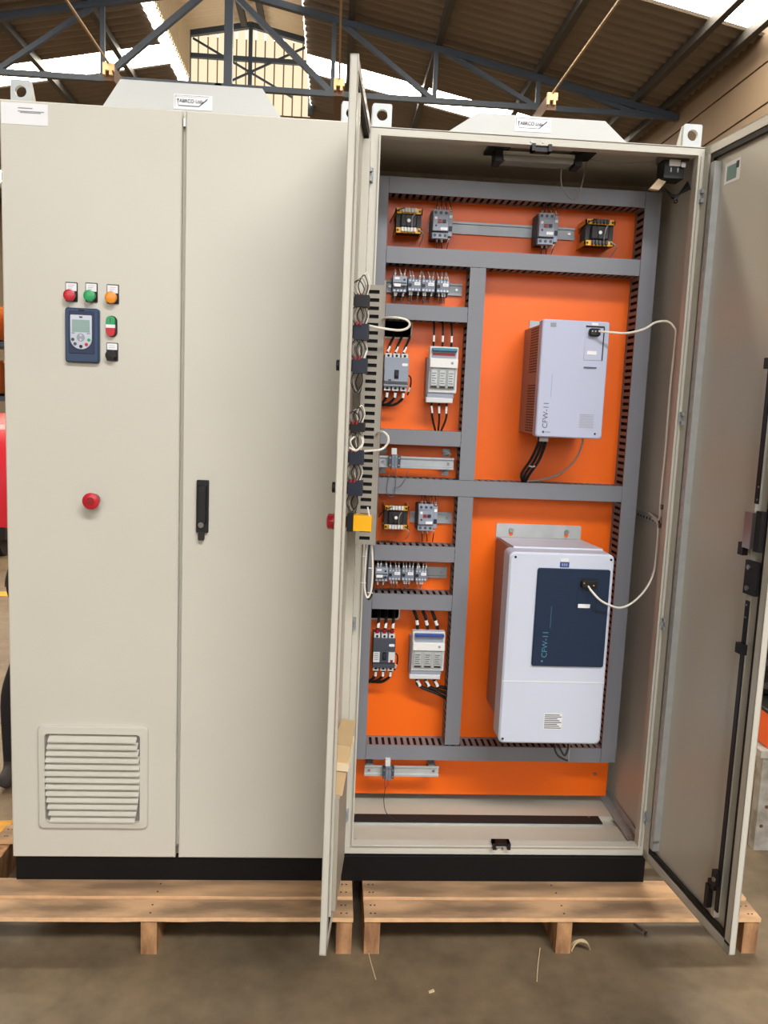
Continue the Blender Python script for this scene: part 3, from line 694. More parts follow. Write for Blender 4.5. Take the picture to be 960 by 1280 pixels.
# right leaf
thR = 1.676
dr = door_frame(cabB, 'right door leaf swung open with locking rods on its inner side', -1, (1.8052, 0), math.atan2(-math.sin(thR), -math.cos(thR)), None)
for z in (2.064, 1.478, .898, .314): hinge(dr, z, -1)
def RBx(nm, m, x0, x1, d0, d1, z0, z1): return MB().box(x0, x1, *sorted((-d0, -d1)), z0, z1).build(nm, m, dr, local=True)
RBx('inspection_sticker', 'label', .082, .150, -.0148, -.0142, 2.075, 2.128)
RBx('sticker_print', 'lcd', .092, .135, -.0142, -.0139, 2.082, 2.118); RBx('sticker_seal', 'navy', .132, .144, -.0142, -.0138, 2.105, 2.122)
for z0, z1, x in ((.27, 1.06, .385), (1.29, 2.11, .380)): RBx('locking_rod', 'black', x, x+.013, .006, .010, z0, z1)
RBx('rod_end', 'black', .372, .392, .004, .018, .335, .372); RBx('rod_hook', 'black', .352, .380, .006, .014, .318, .336); RBx('rod_tip', 'black', .350, .364, .004, .018, .262, .322)
MB().cyl((.385, -.018, .352), .006, (0, -1, 0), .003, 12).build('screw', 'steel', dr, local=True)
RBx('lock_case', 'steel', .370, .400, .0, .024, 1.185, 1.270); RBx('lock_cam', 'black', .352, .372, .008, .022, 1.165, 1.195); RBx('lock_plate', 'black', .398, .420, 0, .014, 1.18, 1.275)
RBx('handle_base', 'black', .370, .415, .0, .010, 1.075, 1.155)
for z in (1.09, 1.14): MB().cyl((.388, -.010, z), .006, (0, -1, 0), .005, 12).build('screw', 'steel', dr, local=True)
RBx('rod_guide', 'black', .372, .402, .004, .016, .930, .955); RBx('rod_guide', 'black', .372, .402, .004, .016, 1.60, 1.625)
for z in (1.05, 1.02, 1.30, 1.33): MB().cyl((.3915, -.010, z), .0025, (0, -1, 0), .0015, 8).build('rivet', 'steel', dr, local=True)
RBx('edge_seal', 'rubber', LW-.0215, LW-.001, .0, .0012, ZB+.022, ZB+.028)
MB().cyl((.075, .004, ZB+.085), .0025, (0, -1, 0), .018, 8).build('earth_stud', 'steel', dr, local=True)
MB().box(LW, LW+.002, .001, .010, ZT-.03, ZT-.02).build('plug', 'rubber', dr, local=True)

# inside lamp and door switch
t = thing('cabinet_lamp', (1.38, .10, 2.14), 'unlit slim lamp with frosted cover under the cabinet top', 'lamp')
MB().rr(1.285, 1.478, 2.150, 2.166, .135, .085, .005).build('cover', 'clear', t)
MB().box(1.282, 1.481, .088, .132, 2.166, 2.176).build('housing', 'device_pale', t)
for x in (1.262, 1.481): MB().box(x, x+.02, .08, .14, 2.146, 2.184).build('end_cap', 'black', t)
for x in (1.24, 1.475): MB().box(x, x+.06, .07, .15, 2.178, 2.186).build('mounting_foot', 'black', t)
MB().tube([(1.455, .12, 2.155), (1.46, .13, 2.11), (1.49, .14, 2.075), (1.515, .15, 2.085), (1.53, .16, 2.14), (1.535, .16, 2.185)], .0016, 6).build('lead_wire', 'cable_grey', t)
MB().tube([(1.535, .12, 2.176), (1.58, .12, 2.172), (1.63, .11, 2.168), (1.70, .09, 2.172)], .0016, 6).build('lead_wire', 'cable_grey', t)
t = thing('door_switch', (1.745, .08, 2.10), 'dark door switch with taped wires in the top right cabinet corner', 'switch')
MB().rr(1.715, 1.772, 2.118, 2.166, .095, .045, .003, .002).build('switch_body', 'black', t)
MB().box(1.728, 1.758, .040, .046, 2.150, 2.166).build('white_tab', 'white', t); MB().rr(1.758, 1.770, 2.146, 2.160, .05, .034, .003).build('roller', 'steel', t)
for x in (1.733, 1.752): MB().box(x, x+.003, .043, .045, 2.135, 2.146).build('terminal', 'silver', t)
MB().box(1.712, 1.785, .05, .10, 2.166, 2.186).build('switch_bracket', 'steel', t)
m = MB(); m.hexa([(1.690, .07, 2.096), (1.716, .07, 2.094), (1.716, .085, 2.094), (1.690, .085, 2.096), (1.708, .06, 2.120), (1.73, .06, 2.114), (1.73, .075, 2.114), (1.708, .075, 2.120)]); m.build('tape', 'tape', t)
for i in range(5): MB().tube([(1.716, .08+.004*i, 2.12), (1.735+.01*i, .09, 2.10-.006*i), (1.765, .08, 2.085-.004*i), (1.80, .06+.006*i, 2.10+.006*i)], .0022, 6).build('lead_wire', 'black_cable', t)

# ------------------------------------------------------------------ slotted wire ducts on the plate
DY0, DY1 = .20, .2797
def duct(x0, x1, z0, z1, label):
    t = thing('wire_duct', ((x0+x1)/2, (DY0+DY1)/2, z0), label, 'cable duct', 'grey slotted wire ducts')
    vert = (z1-z0) > (x1-x0)
    MB().box(x0, x1, DY0, DY0+.003, z0, z1).build('lid', 'duct', t)
    L = (z1-z0) if vert else (x1-x0)
    a = MB(); slot_side(a, L, 0, 0, 1, 0)      # dummy to keep generator in one place
    for side in (0, 1):
        m = MB(); slot_side(m, L, 0, DY0+.003, DY1, 0, b0=.006, b1=.012)
        if vert:
            xo = x0+.001 if side == 0 else x1-.0024
            vs = [(xo+v[0], v[1], z0+v[2]) for v in m.v]
        else:
            zo = z0+.001 if side == 0 else z1-.0024
            vs = [(x0+v[2], v[1], zo+v[0]) for v in m.v]
        m.v = vs; m.build('slotted_side', 'duct_side', t, smooth=False)
    MB().box(x0+.003, x1-.003, DY1-.002, DY1, z0+.003, z1-.003).build('base', 'duct_side', t)
    MB().box(x0+.008, x1-.008, DY0+.012, DY1-.002, z0+.008, z1-.008).build('duct_core_shade', 'void', t)  # no wires modelled: a black core stands for shade behind the slots
    return t
g = .0012
duct(.938, .984, .389, 2.121, 'long grey wire duct down the left edge of the orange plate')
duct(1.728, 1.775, .389, 2.121, 'long grey wire duct down the right edge of the orange plate')
duct(.984+g, 1.728-g, 2.076, 2.121, 'grey wire duct along the top of the orange plate')
duct(.984+g, 1.728-g, .389, .435, 'grey wire duct along the bottom of the orange plate')
duct(.984+g, 1.728-g, 1.884, 1.930, 'grey wire duct just below the top row of devices')
duct(1.229, 1.275, 1.266+g, 1.884-g, 'upper grey vertical duct left of the smaller drive')
duct(1.229, 1.275, .440, 1.218-g, 'lower grey vertical duct left of the larger drive')
duct(.984+g, 1.229-g, 1.727, 1.770, 'short grey duct below the upper row of contactors')
duct(.984+g, 1.229-g, 1.366, 1.410, 'short grey duct below the upper breaker and fuse switch')
duct(.984+g, 1.728-g, 1.218, 1.266, 'grey wire duct across the middle between the two drives')
duct(.984+g, 1.229-g, 1.017, 1.064, 'short grey duct above the lower row of contactors')
duct(.984+g, 1.229-g, .867, .915, 'short grey duct below the lower row of contactors')

# ------------------------------------------------------------------ devices
def din_rail(x0, x1, zc, label, y=None, mt='zinc', brackets=()):
    yb = PLY if y is None else y
    t = thing('din_rail', ((x0+x1)/2, yb, zc-.0175), label, 'mounting rail', 'top hat mounting rails')
    prof = [(yb-.001, -.011), (yb-.001, .011), (yb-.0065, .0125), (yb-.0065, .0175), (yb-.0078, .0175), (yb-.0078, .0115), (yb-.0025, .0105), (yb-.0025, -.0105), (yb-.0078, -.0115), (yb-.0078, -.0175), (yb-.0065, -.0175), (yb-.0065, -.0125)]
    m = MB(); m.loft([[(x, a, zc+b) for a, b in prof] for x in (x0, x1)]); m.build('rail', mt, t, smooth=False)
    n = max(2, int((x1-x0)/.05))
    for x in (x0+.014, x1-.016): MB().cyl((x, yb-.0024, zc), .0042, (0, -1, 0), .003, 10).build('rail_screw', 'steel', t)
    for x in brackets:
        m = MB(); 
        for s in (1, -1):
            m.box(x-.011, x+.011, PLY-.003, PLY, zc+s*.030-.012, zc+s*.030+.012) if s > 0 else m.box(x-.011, x+.011, PLY-.003, PLY, zc-.040, zc-.016)
        m.box(x-.011, x+.011, yb-.001, PLY-.003, zc-.012, zc-.009); m.box(x-.011, x+.011, yb-.001, PLY-.003, zc+.009, zc+.012); m.box(x-.011, x+.011, yb-.001, yb+.001, zc-.012, zc+.012)
        m.box(x-.012, x+.012, yb+.02, PLY-.003, zc+.026, zc+.029)
        m.build('stand_off', 'zinc', t, smooth=False)
        MB().cyl((x, PLY-.003, zc+.034), .005, (0, -1, 0), .004, 6).build('bolt', 'steel', t); MB().cyl((x, PLY-.003, zc-.030), .005, (0, -1, 0), .004, 6).build('bolt', 'steel', t)
    return t
RY = .272       # front of the flat rails
def wires(t, spots, r=.0015):
    for pts, m in spots:
        MB().tube(pts, r, 6, 5).build('lead_wire', m, t)
def ferrule_wires(t, xs, z, dz, yf, up, rnd, mm='cable_grey', sleeve='sleeve', L=.03, bend=.004):
    for i, x in enumerate(xs):
        s = 1 if up else -1; dx = rnd.uniform(-bend, bend)
        MB().tube([(x, yf, z), (x+dx*.3, yf-.001, z+s*L*.3), (x+dx, yf+.008, z+s*L*.65), (x+dx*1.6, yf+.02, z+s*L)], .0014, 6, 4).build('lead_wire', mm, t)
        MB().tube([(x, yf-.0004, z+s*.002), (x+dx*.5, yf+.001, z+s*.013)], .0022, 6, 0).build('wire_marker', sleeve, t)
rnd = random.Random(3)
def contactor(x0, x1, zc, h, label, kind, group):
    t = thing('contactor', ((x0+x1)/2, .24, zc-h/2-.004), label, 'contactor', group)
    w = x1-x0
    MB().box(x0+.001, x1-.001, .225, RY, zc-h/2-.006, zc+h/2+.006).build('base', 'device_dark', t)
    MB().rr(x0, x1, zc-h/2, zc+h/2, .226, .200, .0015, .001).build('housing', 'device_grey', t)
    m = MB()
    for j in range(4):
        xx = x0+w*(.14+.24*j); m.cyl((xx, .2, zc-h/2+.005), .0032, (0, -1, 0), .001, 8); m.cyl((xx, .2, zc+h/2-.005), .0026, (0, -1, 0), .001, 8)
    m.build('terminal_screws', 'silver', t)
    if kind == 'relay':
        MB().box(x0, x1, .19, .2, zc-.004, zc+h/2).build('timer_block', 'device_light', t); MB().rr(x0+.003, x0+.022, zc-h*.18, zc-h*.18+.009, .19, .1892, .001).build('label_plate', 'label', t)
        MB().box(x0+.001, x1-.001, .1895, .19, zc+.001, zc+.004).build('slot', 'black', t); MB().rr(x0+.004, x0+.018, zc+h*.28, zc+h*.42, .19, .189, .001).build('name_tag', 'label', t)
        m = MB(); m.cyl((x1-.008, .19, zc-.006), .003, (0, -1, 0), .001, 10); m.cyl((x1-.008, .19, zc+.012), .003, (0, -1, 0), .001, 10); m.build('screws', 'black', t)
    else:
        MB().box(x0+.001, x0+.010, .1985, .2, zc-.005, zc+.004).build('indicator_window', 'black', t)
        MB().rr(x0+w*.48, x1-.003, zc, zc+.009, .2, .1992, .001).build('label_plate', 'label', t)
        m = MB().box(x0+w*.55, x1-.007, .1988, .1992, zc+.004, zc+.005); m.build('print_line', 'ink_soft', t)
    ferrule_wires(t, [x0+w*f for f in (rnd.choice(((.15, .6, .8), (.2, .4, .85), (.15, .35, .62, .85))))], zc+h/2-.003, 0, .205, True, rnd)
    ferrule_wires(t, [x0+w*f for f in (rnd.choice(((.2, .7), (.15, .3, .8), (.2, .45, .65))))], zc-h/2+.003, 0, .205, False, rnd)
    return t
ordn = ('first', 'second', 'third', 'fourth')
for row, zc, xs, lab in (('upper', 1.825, ((1.007, 1.047), (1.051, 1.089), (1.0905, 1.129), (1.134, 1.171)), 'contactors in the upper row'), ('lower', .974, ((.991, 1.029), (1.031, 1.0685), (1.071, 1.1085), (1.112, 1.148)), 'contactors in the lower row')):
    for i, (a, b) in enumerate(xs):
        nm = 'grey contactor with timer front, leftmost of the %s contactor row' % row if i == 0 else 'small grey contactor with white label, %s from left in the %s row' % (ordn[i], row)
        contactor(a, b, zc, .044 if i == 0 else .035, nm, 'relay' if i == 0 else 'c', lab)
din_rail(.990, 1.219, 1.828, 'zinc rail carrying the upper row of four contactors')
din_rail(.992, 1.218, .970, 'zinc rail carrying the lower row of four contactors')
def motor_breaker(x0, zc, label, w=.045, h=.080):
    x1 = x0+w; t = thing('motor_breaker', ((x0+x1)/2, .24, zc-h/2), label, 'circuit breaker', 'motor protection breakers')
    MB().box(x0-.003, x1, .22, RY, zc-h/2+.002, zc+h/2-.002).build('base', 'navy', t)
    MB().rr(x0, x1, zc-h/2+.020, zc+h/2-.018, .222, .196, .001, .001).build('housing', 'device_light', t)
    for za, zb in ((zc+h/2-.0175, zc+h/2), (zc-h/2, zc-h/2+.0175)):
        b = MB().rr(x0, x1, za, zb, .224, .204, .001, .001).build('terminal_block', 'device_light', t)
        for j in range(3):
            xx = x0+w*(j+.5)/3; MB().cyl((xx, .2045, (za+zb)/2), .0045, (0, -1, 0), .0012, 12).build('terminal_screw', 'device_dark', b)
    MB().rr(x0+.014, x0+.024, zc+.002, zc+.011, .196, .192, .001).build('off_button', 'red_dark', t)
    MB().rr(x0+.027, x0+.037, zc+.002, zc+.011, .196, .192, .001).build('on_button', 'navy', t)
    MB().cyl((x0+.009, .196, zc-.006), .003, (0, -1, 0), .001, 10).build('dial', 'navy', t)
    MB().cyl((x0+.008, .196, zc+.015), .004, (0, -1, 0), .001, 10).build('emblem', 'label', t)
    MB().rr(x0+.022, x0+.042, zc-.018, zc-.010, .196, .1952, .001).build('label_plate', 'label', t)
    a = MB().rr(x1+.0005, x1+.0125, zc-h/2+.008, zc+h/2-.006, RY, .206, .001, .001).build('auxiliary_contact', 'device_light', t)
    MB().box(x1+.0015, x1+.0115, .2045, .206, zc-.018, zc-.004).build('window', 'navy', a); MB().box(x1+.002, x1+.011, .2045, .206, zc+.018, zc+.026).build('name_tag', 'label', a)
    ferrule_wires(t, [x0+w*f for f in (.2, .52, .84, 1.15)], zc+h/2-.004, 0, .21, True, rnd, L=.04, mm='rubber')
    ferrule_wires(t, [x0+w*f for f in (.3, .6, 1.1)], zc-h/2+.004, 0, .21, False, rnd, L=.04, mm='rubber')
motor_breaker(1.114, 1.999, 'grey motor breaker with two buttons, left one in the top row')
motor_breaker(1.421, 2.003, 'grey motor breaker with two buttons, right one in the top row', h=.088)
motor_breaker(1.113, 1.150, 'grey motor breaker beside the lower left transformer')
din_rail(1.108, 1.547, 2.006, 'long zinc rail in the top row between two transformers')
din_rail(1.095, 1.225, 1.142, 'short zinc rail behind the lower motor breaker')
def transformer(x0, x1, z0, z1, label, grey_terms):
    t = thing('transformer', ((x0+x1)/2, .23, z0), label, 'transformer', 'small control transformers'); w = x1-x0; h = z1-z0
    m = MB(); n = 14
    for i in range(n): m.box(x0+.004, x1-.002, .205+.004*i, .2082+.004*i, z0+.006, z1-.008)
    m.build('core', 'core', t, smooth=False)
    MB().rr(x0+w*.2, x1-w*.2, z0+h*.25, z1-h*.25, .268, .192, .004, .003).build('winding', 'core', t)
    for za, zb in ((z1-.016, z1-.002), (z0+.002, z0+.016)):
        b = MB().box(x0, x1, .196, .200, za, zb); b.box(x0, x0+.004, .196, PLY, za, zb); b.box(x1-.004, x1, .196, PLY, za, zb); b = b.build('bracket', 'yellow_bracket', t)
        for xx in (x0+.008, x1-.008): MB().cyl((xx, .196, (za+zb)/2), .0035, (0, -1, 0), .002, 8).build('screw', 'black', b)
        k = 5
        for j in range(k):
            xx = x0+w*(.27+.46*j/(k-1)); MB().rr(xx-.0035, xx+.0035, za+.002, zb, .197, .186, .001, .001).build('terminal', grey_terms, b)
    m = MB().cyl((x0+w*.5, .192, (z0+z1)/2), .005, (0, -1, 0), .0008, 12); m.build('rating_mark', 'label', t)
    for j, (xa, za, xb, zb) in enumerate(((x0+w*.3, z1-.004, x0-.014, z1-.04), (x0+w*.8, z0+.012, x1-.004, z0-.03), (x0+w*.35, z1-.02, x0+w*.45, z0+.02), (x0+w*.7, z1-.02, x0+w*.62, z0+.018))):
        MB().tube([(xa, .183, za), ((xa+xb)/2+(.012 if j == 1 else -.004), .176, (za+zb)/2+.006), (xb, .19 if j > 1 else .215, zb)], .0015, 6, 5).build('lead_wire', ('black_cable', 'cable_grey', 'rubber', 'cable_grey')[j], t)
transformer(1.006, 1.083, 1.966, 2.037, 'small transformer with yellow brackets at the left end of the top row', 'device_pale')
transformer(1.556, 1.643, 1.960, 2.037, 'small transformer with yellow brackets at the right end of the top row', 'device_dark')
transformer(1.008, 1.083, 1.111, 1.186, 'small transformer with yellow brackets left of the lower motor breaker', 'device_pale')
def moulded_breaker(x0, x1, z0, z1, label, body, dark):
    t = thing('power_breaker', ((x0+x1)/2, .24, z0), label, 'circuit breaker', 'three pole power breakers'); w = x1-x0; h = z1-z0; zc = (z0+z1)/2
    MB().box(x0+.002, x1-.002, .22, PLY-.0005, z0+.004, z1-.004).build('base', 'device_dark', t)
    MB().rr(x0, x1, z0+.012, z1-.012, .222, .202, .002, .0015).build('housing', body, t)
    MB().rr(x0+.001, x1-.001, zc-.028, zc+.008, .202, .1965, .0015, .001).build('front_panel', 'device_dark' if dark else body, t)
    tg = MB().rr(x0+w*.42, x0+w*.60, zc-.020, zc+.006, .1965, .1955, .001).build('toggle_slot', 'black', t)
    MB().rr(x0+w*.45, x0+w*.57, zc-.012, zc+.000, .196, .187, .001, .001).build('toggle', 'navy', t)
    MB().rr(x1-.020, x1-.003, z1-.036, z1-.028, .202, .2008, .003).build('label_plate', 'label', t)
    if dark:
        for a, b in ((x0+.001, x0+w*.30), (x1-w*.30, x1-.001)): MB().box(a, b, .1955, .1965, zc-.026, zc+.006).build('rating_label', 'device_pale', t)
        MB().box(x1-w*.22, x1-w*.10, .1945, .1955, zc-.026, zc-.018).build('test_button', 'red_dark', t)
        m = MB()
        for q in range(4): m.box(x0+.004, x0+w*.24, .195, .1955, zc-.018+.006*q, zc-.0165+.006*q)
        m.build('print_lines', 'print_grey', t)
    else:
        MB().box(x0+w*.18, x0+w*.30, .196, .1966, zc-.026, zc-.022).build('print_mark', 'navy', t); MB().box(x0, x1, .1995, .202, zc-.034, zc-.032).build('seam', 'device_dark', t)
    for j in range(3):
        xx = x0+w*(j+.5)/3
        for za, zb, s in ((z1-.014, z1, 1), (z0, z0+.014, -1)):
            b = MB().box(xx-w*.13, xx+w*.13, .212, .232, za, zb).build('terminal', 'device_pale', t); MB().cyl((xx, .212, (za+zb)/2), .004, (0, -1, 0), .001, 10).build('screw', 'black', b)
    # cables
    for j in range(3):
        xx = x0+w*(j+.5)/3
        if dark:
            MB().tube([(xx, .222, z1-.004), (xx+.002, .224, z1+.016), (xx+.004, .232, z1+.04), (xx+.006, .26, z1+.062), (xx+.006, .30, z1+.075)], .0048, 8, 5).build('power_cable', 'black_cable', t)
            MB().tube([(xx, .222, z1+.001), (xx+.001, .223, z1+.012)], .0056, 8, 0).build('terminal_boot', 'red_dark', t); MB().tube([(xx+.0022, .2195, z1+.016), (xx+.0038, .2275, z1+.031)], .0046, 8, 0).build('cable_marker', 'sleeve', t)
        else:
            MB().tube([(xx-.004, .222, z1-.004), (xx-.001, .224, z1+.014), (xx+.008, .234, z1+.035), (xx+.016, .262, z1+.052), (xx+.018, .30, z1+.062)], .0036, 8, 5).build('power_cable', 'black_cable', t)
            MB().tube([(xx-.003, .221, z1+.004), (xx+.003, .226, z1+.020)], .0040, 8, 0).build('cable_marker', 'sleeve', t)
        xe = .978
        MB().tube([(xx+.002, .222, z0+.004), (xx+.001, .221, z0-.012), (xx-.004, .224, z0-.026), (xx-.016-.006*j, .23, z0-.040-.001*j), (xe+.006, .238, z0-.045+.002*j), (xe-.01, .24, z0-.044+.002*j)], .0040 if not dark else .0046, 8, 6).build('power_cable', 'black_cable', t)
        MB().tube([(xx+.0015, .2195, z0-.006), (xx+.000, .2195, z0-.020)], .0040, 8, 0).build('cable_marker', 'sleeve', t)
    MB().tube([(x1-.002, .23, zc-.005), (x1+.010, .23, zc-.015), (x1+.010, .24, z0+.01), (x1+.004, .25, z0-.01)], .0022, 6, 6).build('lead_wire', 'black_cable', t)
    MB().tube([(x1+.009, .238, z0+.012), (x1+.006, .243, z0+.000)], .0032, 6, 0).build('wire_marker', 'sleeve', t)
moulded_breaker(.992, 1.064, 1.522, 1.630, 'pale grey three pole breaker below the upper cable opening', 'device_light', False)
moulded_breaker(.994, 1.062, .670, .786, 'dark grey three pole breaker with red boots below the lower cable opening', 'device_dark', True)
def fuse_switch(x0, x1, z0, z1, label, style):
    t = thing('fuse_switch', ((x0+x1)/2, .23, z0), label, 'fuse switch', 'fuse switch disconnectors'); w = x1-x0; h = z1-z0
    MB().box(x0+.000, x1-.006, .225, PLY-.0005, z0+.012, z1-.03).build('base', 'device_light', t)
    MB().rr(x0+.003, x1, z0+h*.18, z1, .226, .200, .003, .002).build('housing', 'device_pale', t)
    MB().rr(x0+.010, x1-.006, z1-h*.20, z1-.007, .2005, .1965, .002).build('handle_recess', 'device_light', t)
    MB().rr(x0+.009, x1-.005, z1-h*.085, z1-.005, .200, .184, .002, .002).build('handle', 'weg_blue' if style else 'print_cyan', t)
    if not style:
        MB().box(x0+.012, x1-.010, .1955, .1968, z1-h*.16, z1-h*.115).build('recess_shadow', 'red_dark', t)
    MB().rr(x0+.004, x1-.001, z1-h*.38, z1-h*.21, .2005, .188, .003, .002).build('handle_bar', 'white', t)
    MB().cyl((x1-.018, .188, z1-h*.29), .004, (0, -1, 0), .0006, 12).build('emblem', 'ink_soft', t)
    wn = MB().rr(x0+.007, x1-.006, z0+h*.26, z1-h*.39, .2005, .193, .002, .001).build('window', 'clear', t)
    for j in range(3):
        xx = x0+.006+(w-.012)*(j+.5)/3
        f = MB().rr(xx-w*.115, xx+w*.115, z0+h*.30, z1-h*.41, .200, .1925, .003, .002).build('fuse', 'galv', t)
        MB().box(xx-w*.10, xx+w*.10, .1915, .1928, z0+h*.27, z0+h*.30).build('fuse_contact', 'black', f)
        m = MB()
        for q in range(5): m.box(xx-w*.08, xx+w*.07-.003*(q % 2), .1918, .1926, z0+h*(.34+.045*q), z0+h*(.352+.045*q))
        m.build('fuse_print', 'device_dark', f)
    MB().rr(x0+.001, x1-.006, z0+h*.09, z0+h*.185, .226, .205, .002, .002).build('lower_cover', 'device_light', t)
    MB().rr(x0-.001, x1-.009, z0, z0+h*.095, .23, .201, .002, .002).build('lower_lip', 'device_pale', t)
    for j in range(3):
        xx = x0+.008+(w-.020)*(j+.5)/3
        if style:
            up = [(xx-.002+.004*j, .228, z1-.01), (xx-.003+.003*j, .226, z1+.012), (xx-.006, .226, z1+.035), (xx-.014, .232, z1+.055), (xx-.018, .24, z1+.075)]
            dn = [(xx, .222, z0+.012), (xx+.003, .220, z0-.012), (xx+.014, .222, z0-.030), (1.205, .226, z0-.055+.012*j), (1.236, .232, z0-.075+.018*j)]
            r = .0052
        else:
            up = [(xx+.004*j-.004, .228, z1-.01), (xx+.004*j-.003, .226, z1+.012), (xx+.004*j-.003, .227, z1+.04), (xx+.003*j-.004, .235, z1+.075)]
            dn = [(xx, .222, z0+.012), (xx-.001, .220, z0-.012), (xx+.004-.002*j, .222, z0-.045), (x0+w*.42+.006*j, .228, z0-.09)]
            r = .0032
        MB().tube(up, r, 8, 6).build('power_cable', 'black_cable', t); MB().tube(dn, r, 8, 6).build('power_cable', 'black_cable', t)
        a, b = Vector(up[1]), Vector(up[2]); MB().tube([a+(b-a)*.1+Vector((0, -.001, 0)), a+(b-a)*.75+Vector((0, -.001, 0))], r*1.02, 8, 0).build('cable_marker', 'sleeve', t)
        a, b = Vector(dn[1]), Vector(dn[2]); q = .55 if not style else .9
        MB().tube([a+Vector((0, -.0012, .003)), a+(b-a)*q+Vector((0, -.0012, 0))], r*1.02, 8, 0).build('cable_marker', 'sleeve', t)
fuse_switch(1.120, 1.207, 1.492, 1.655, 'white fuse switch with blue grip right of the pale breaker', 0)
fuse_switch(1.110, 1.213, .649, .800, 'white fuse switch right of the dark breaker with red boots', 1)
def terminals(x0, x1, zc, yf, yr, label, top):
    t = thing('terminal_block', ((x0+x1)/2, yr, zc-.022), label, 'terminal block', 'rail terminal blocks')
    n = 4; w = (x1-x0)/n
    for i in range(n):
        h = .021 if i in (1, 2) else .017
        m = MB().box(x0+i*w+.0003, x0+(i+1)*w-.0003, yf, yr, zc-h, zc+h); b = m.build('terminal', 'device_dark' if i % 3 == 0 else 'device_grey', t)
        m = MB().cyl((x0+(i+.5)*w, yf, zc+h-.006), .003, (0, -1, 0), .001, 8); m.cyl((x0+(i+.5)*w, yf, zc-h+.006), .003, (0, -1, 0), .001, 8); m.build('screws', 'steel', b)
    MB().box(x0+w*.9, x0+w*2.6, yf+.006, yr, zc+.021, zc+.021+top).build('end_clamp', 'device_pale' if top > .015 else 'device_light', t)
    return t
din_rail(.987, 1.214, 1.3125, 'raised rail with stand-offs in the row above the middle duct', .228, 'zinc', (1.003, 1.197))
t = terminals(1.017, 1.052, 1.315, .198, .220, 'grey terminal block on the raised rail above the middle duct', .018)
wires(t, [([(1.025, .21, 1.295), (1.018, .196, 1.265), (1.014, .190, 1.23), (1.022, .188, 1.212), (1.034, .188, 1.215), (1.040, .190, 1.245), (1.040, .21, 1.295)], 'print_grey'), ([(1.034, .19, 1.238), (1.052, .188, 1.243), (1.066, .196, 1.262), (1.078, .22, 1.292)], 'print_grey')], .0010)
din_rail(.983, 1.215, .3515, 'raised bright rail near the bottom of the orange plate', .208, 'galv', (1.0, 1.196))
t = terminals(1.038, 1.074, .3525, .180, .20, 'grey terminal block on the bottom rail', .022)
wires(t, [([(1.046, .192, .336), (1.045, .178, .318), (1.048, .176, .308), (1.055, .18, .318), (1.056, .192, .336)], 'red_dark'), ([(1.048, .176, .308), (1.043, .15, .28), (1.05, .12, .255), (1.08, .10, .243), (1.12, .09, .243), (1.15, .085, .258)], 'rubber')], .0011)

# ------------------------------------------------------------------ small drive
v1 = thing('frequency_drive', (1.51, .17, 1.40), 'lavender grey smaller frequency drive with white cable on the upper orange plate', 'drive', 'frequency drives')
x0, x1, z0, z1, yf = 1.4155, 1.6035, 1.410, 1.733, .055
m = MB().box(x0+.002, x1-.004, .085, PLY-.0005, z0+.006, z1-.012); m.build('chassis', 'vfd_side', v1)
MB().rr(x0-.001, x1, z0, z1, .092, yf, .008, .003, 5).build('front_cover', 'vfd_lav', v1)
vh = MB()
for za, zb in ((z0+.012, z0+.155), (z0+.180, z0+.312)):
    nz = int((zb-za)/.0076)
    for i in range(nz):
        for j in range(5):
            yy = .105+.019*j; zz = za+i*.0076; vh.box(x0+.0008, x0+.002, yy, yy+.010, zz, zz+.0036)
vh.build('vent_holes', 'black', v1, smooth=False)
fl = MB().box(x0+.014, x1-.03, PLY-.004, PLY-.0005, z1-.012, z1+.016); fl.build('mounting_flange', 'zinc', v1)
MB().rr(1.536, 1.588, 1.627, 1.718, yf+.0002, yf-.0012, .002).build('keypad_bay', 'vfd_lav', v1)
m = MB(); m.box(1.536, 1.588, yf-.003, yf-.0012, 1.7165, 1.7205); m.box(1.586, 1.589, yf-.0025, yf-.0012, 1.627, 1.7165); m.build('bay_edge', 'black', v1)
MB().rr(1.544, 1.575, 1.692, 1.713, yf-.001, yf-.014, .006, .003).build('cable_plug', 'black', v1)
m = MB(); m.cyl((1.551, yf-.014, 1.705), .0022, (0, -1, 0), .001, 8); m.cyl((1.560, yf-.014, 1.705), .0022, (0, -1, 0), .001, 8); m.build('plug_screw', 'steel', v1)
MB().rr(1.544, 1.571, 1.642, 1.652, yf-.001, yf-.0018, .001).build('label_plate', 'label', v1); MB().rr(1.552, 1.570, 1.7215, 1.729, yf, yf-.001, .001).build('label_plate', 'label', v1)
MB().rr(1.538, 1.574, 1.605, 1.6085, yf, yf-.003, .001).build('finger_lip', 'print_grey', v1)
MB().box(1.437, 1.453, yf-.0006, yf+.0002, 1.712, 1.724).build('emblem', 'ink_soft', v1)
m = MB()
for q in range(9): m.box(1.537, 1.577, yf-.0006, yf+.0002, 1.440+.0045*q, 1.4412+.0045*q)
m.build('print_lines', 'ink_soft', v1)
MB().cyl((1.5835, yf, 1.424), .003, (0, -1, 0), .001, 12).build('screw', 'black', v1); MB().cyl((1.436, yf, 1.424), .0035, (0, -1, 0), .0006, 12).build('logo_mark', 'print_grey', v1)
MB().box(1.442, 1.456, yf-.0006, yf+.0002, 1.4225, 1.4255).build('print_line', 'ink_soft', v1)
text_part('CFW-11', .021, 'print_grey', v1, (1.4465, yf-.0003, 1.434), rot=(90, 90, 0), sx=1.0)
m = MB().box(1.4505, 1.4515, yf-.0005, yf+.0002, 1.52, 1.585); m.build('print_line', 'ink_soft', v1)
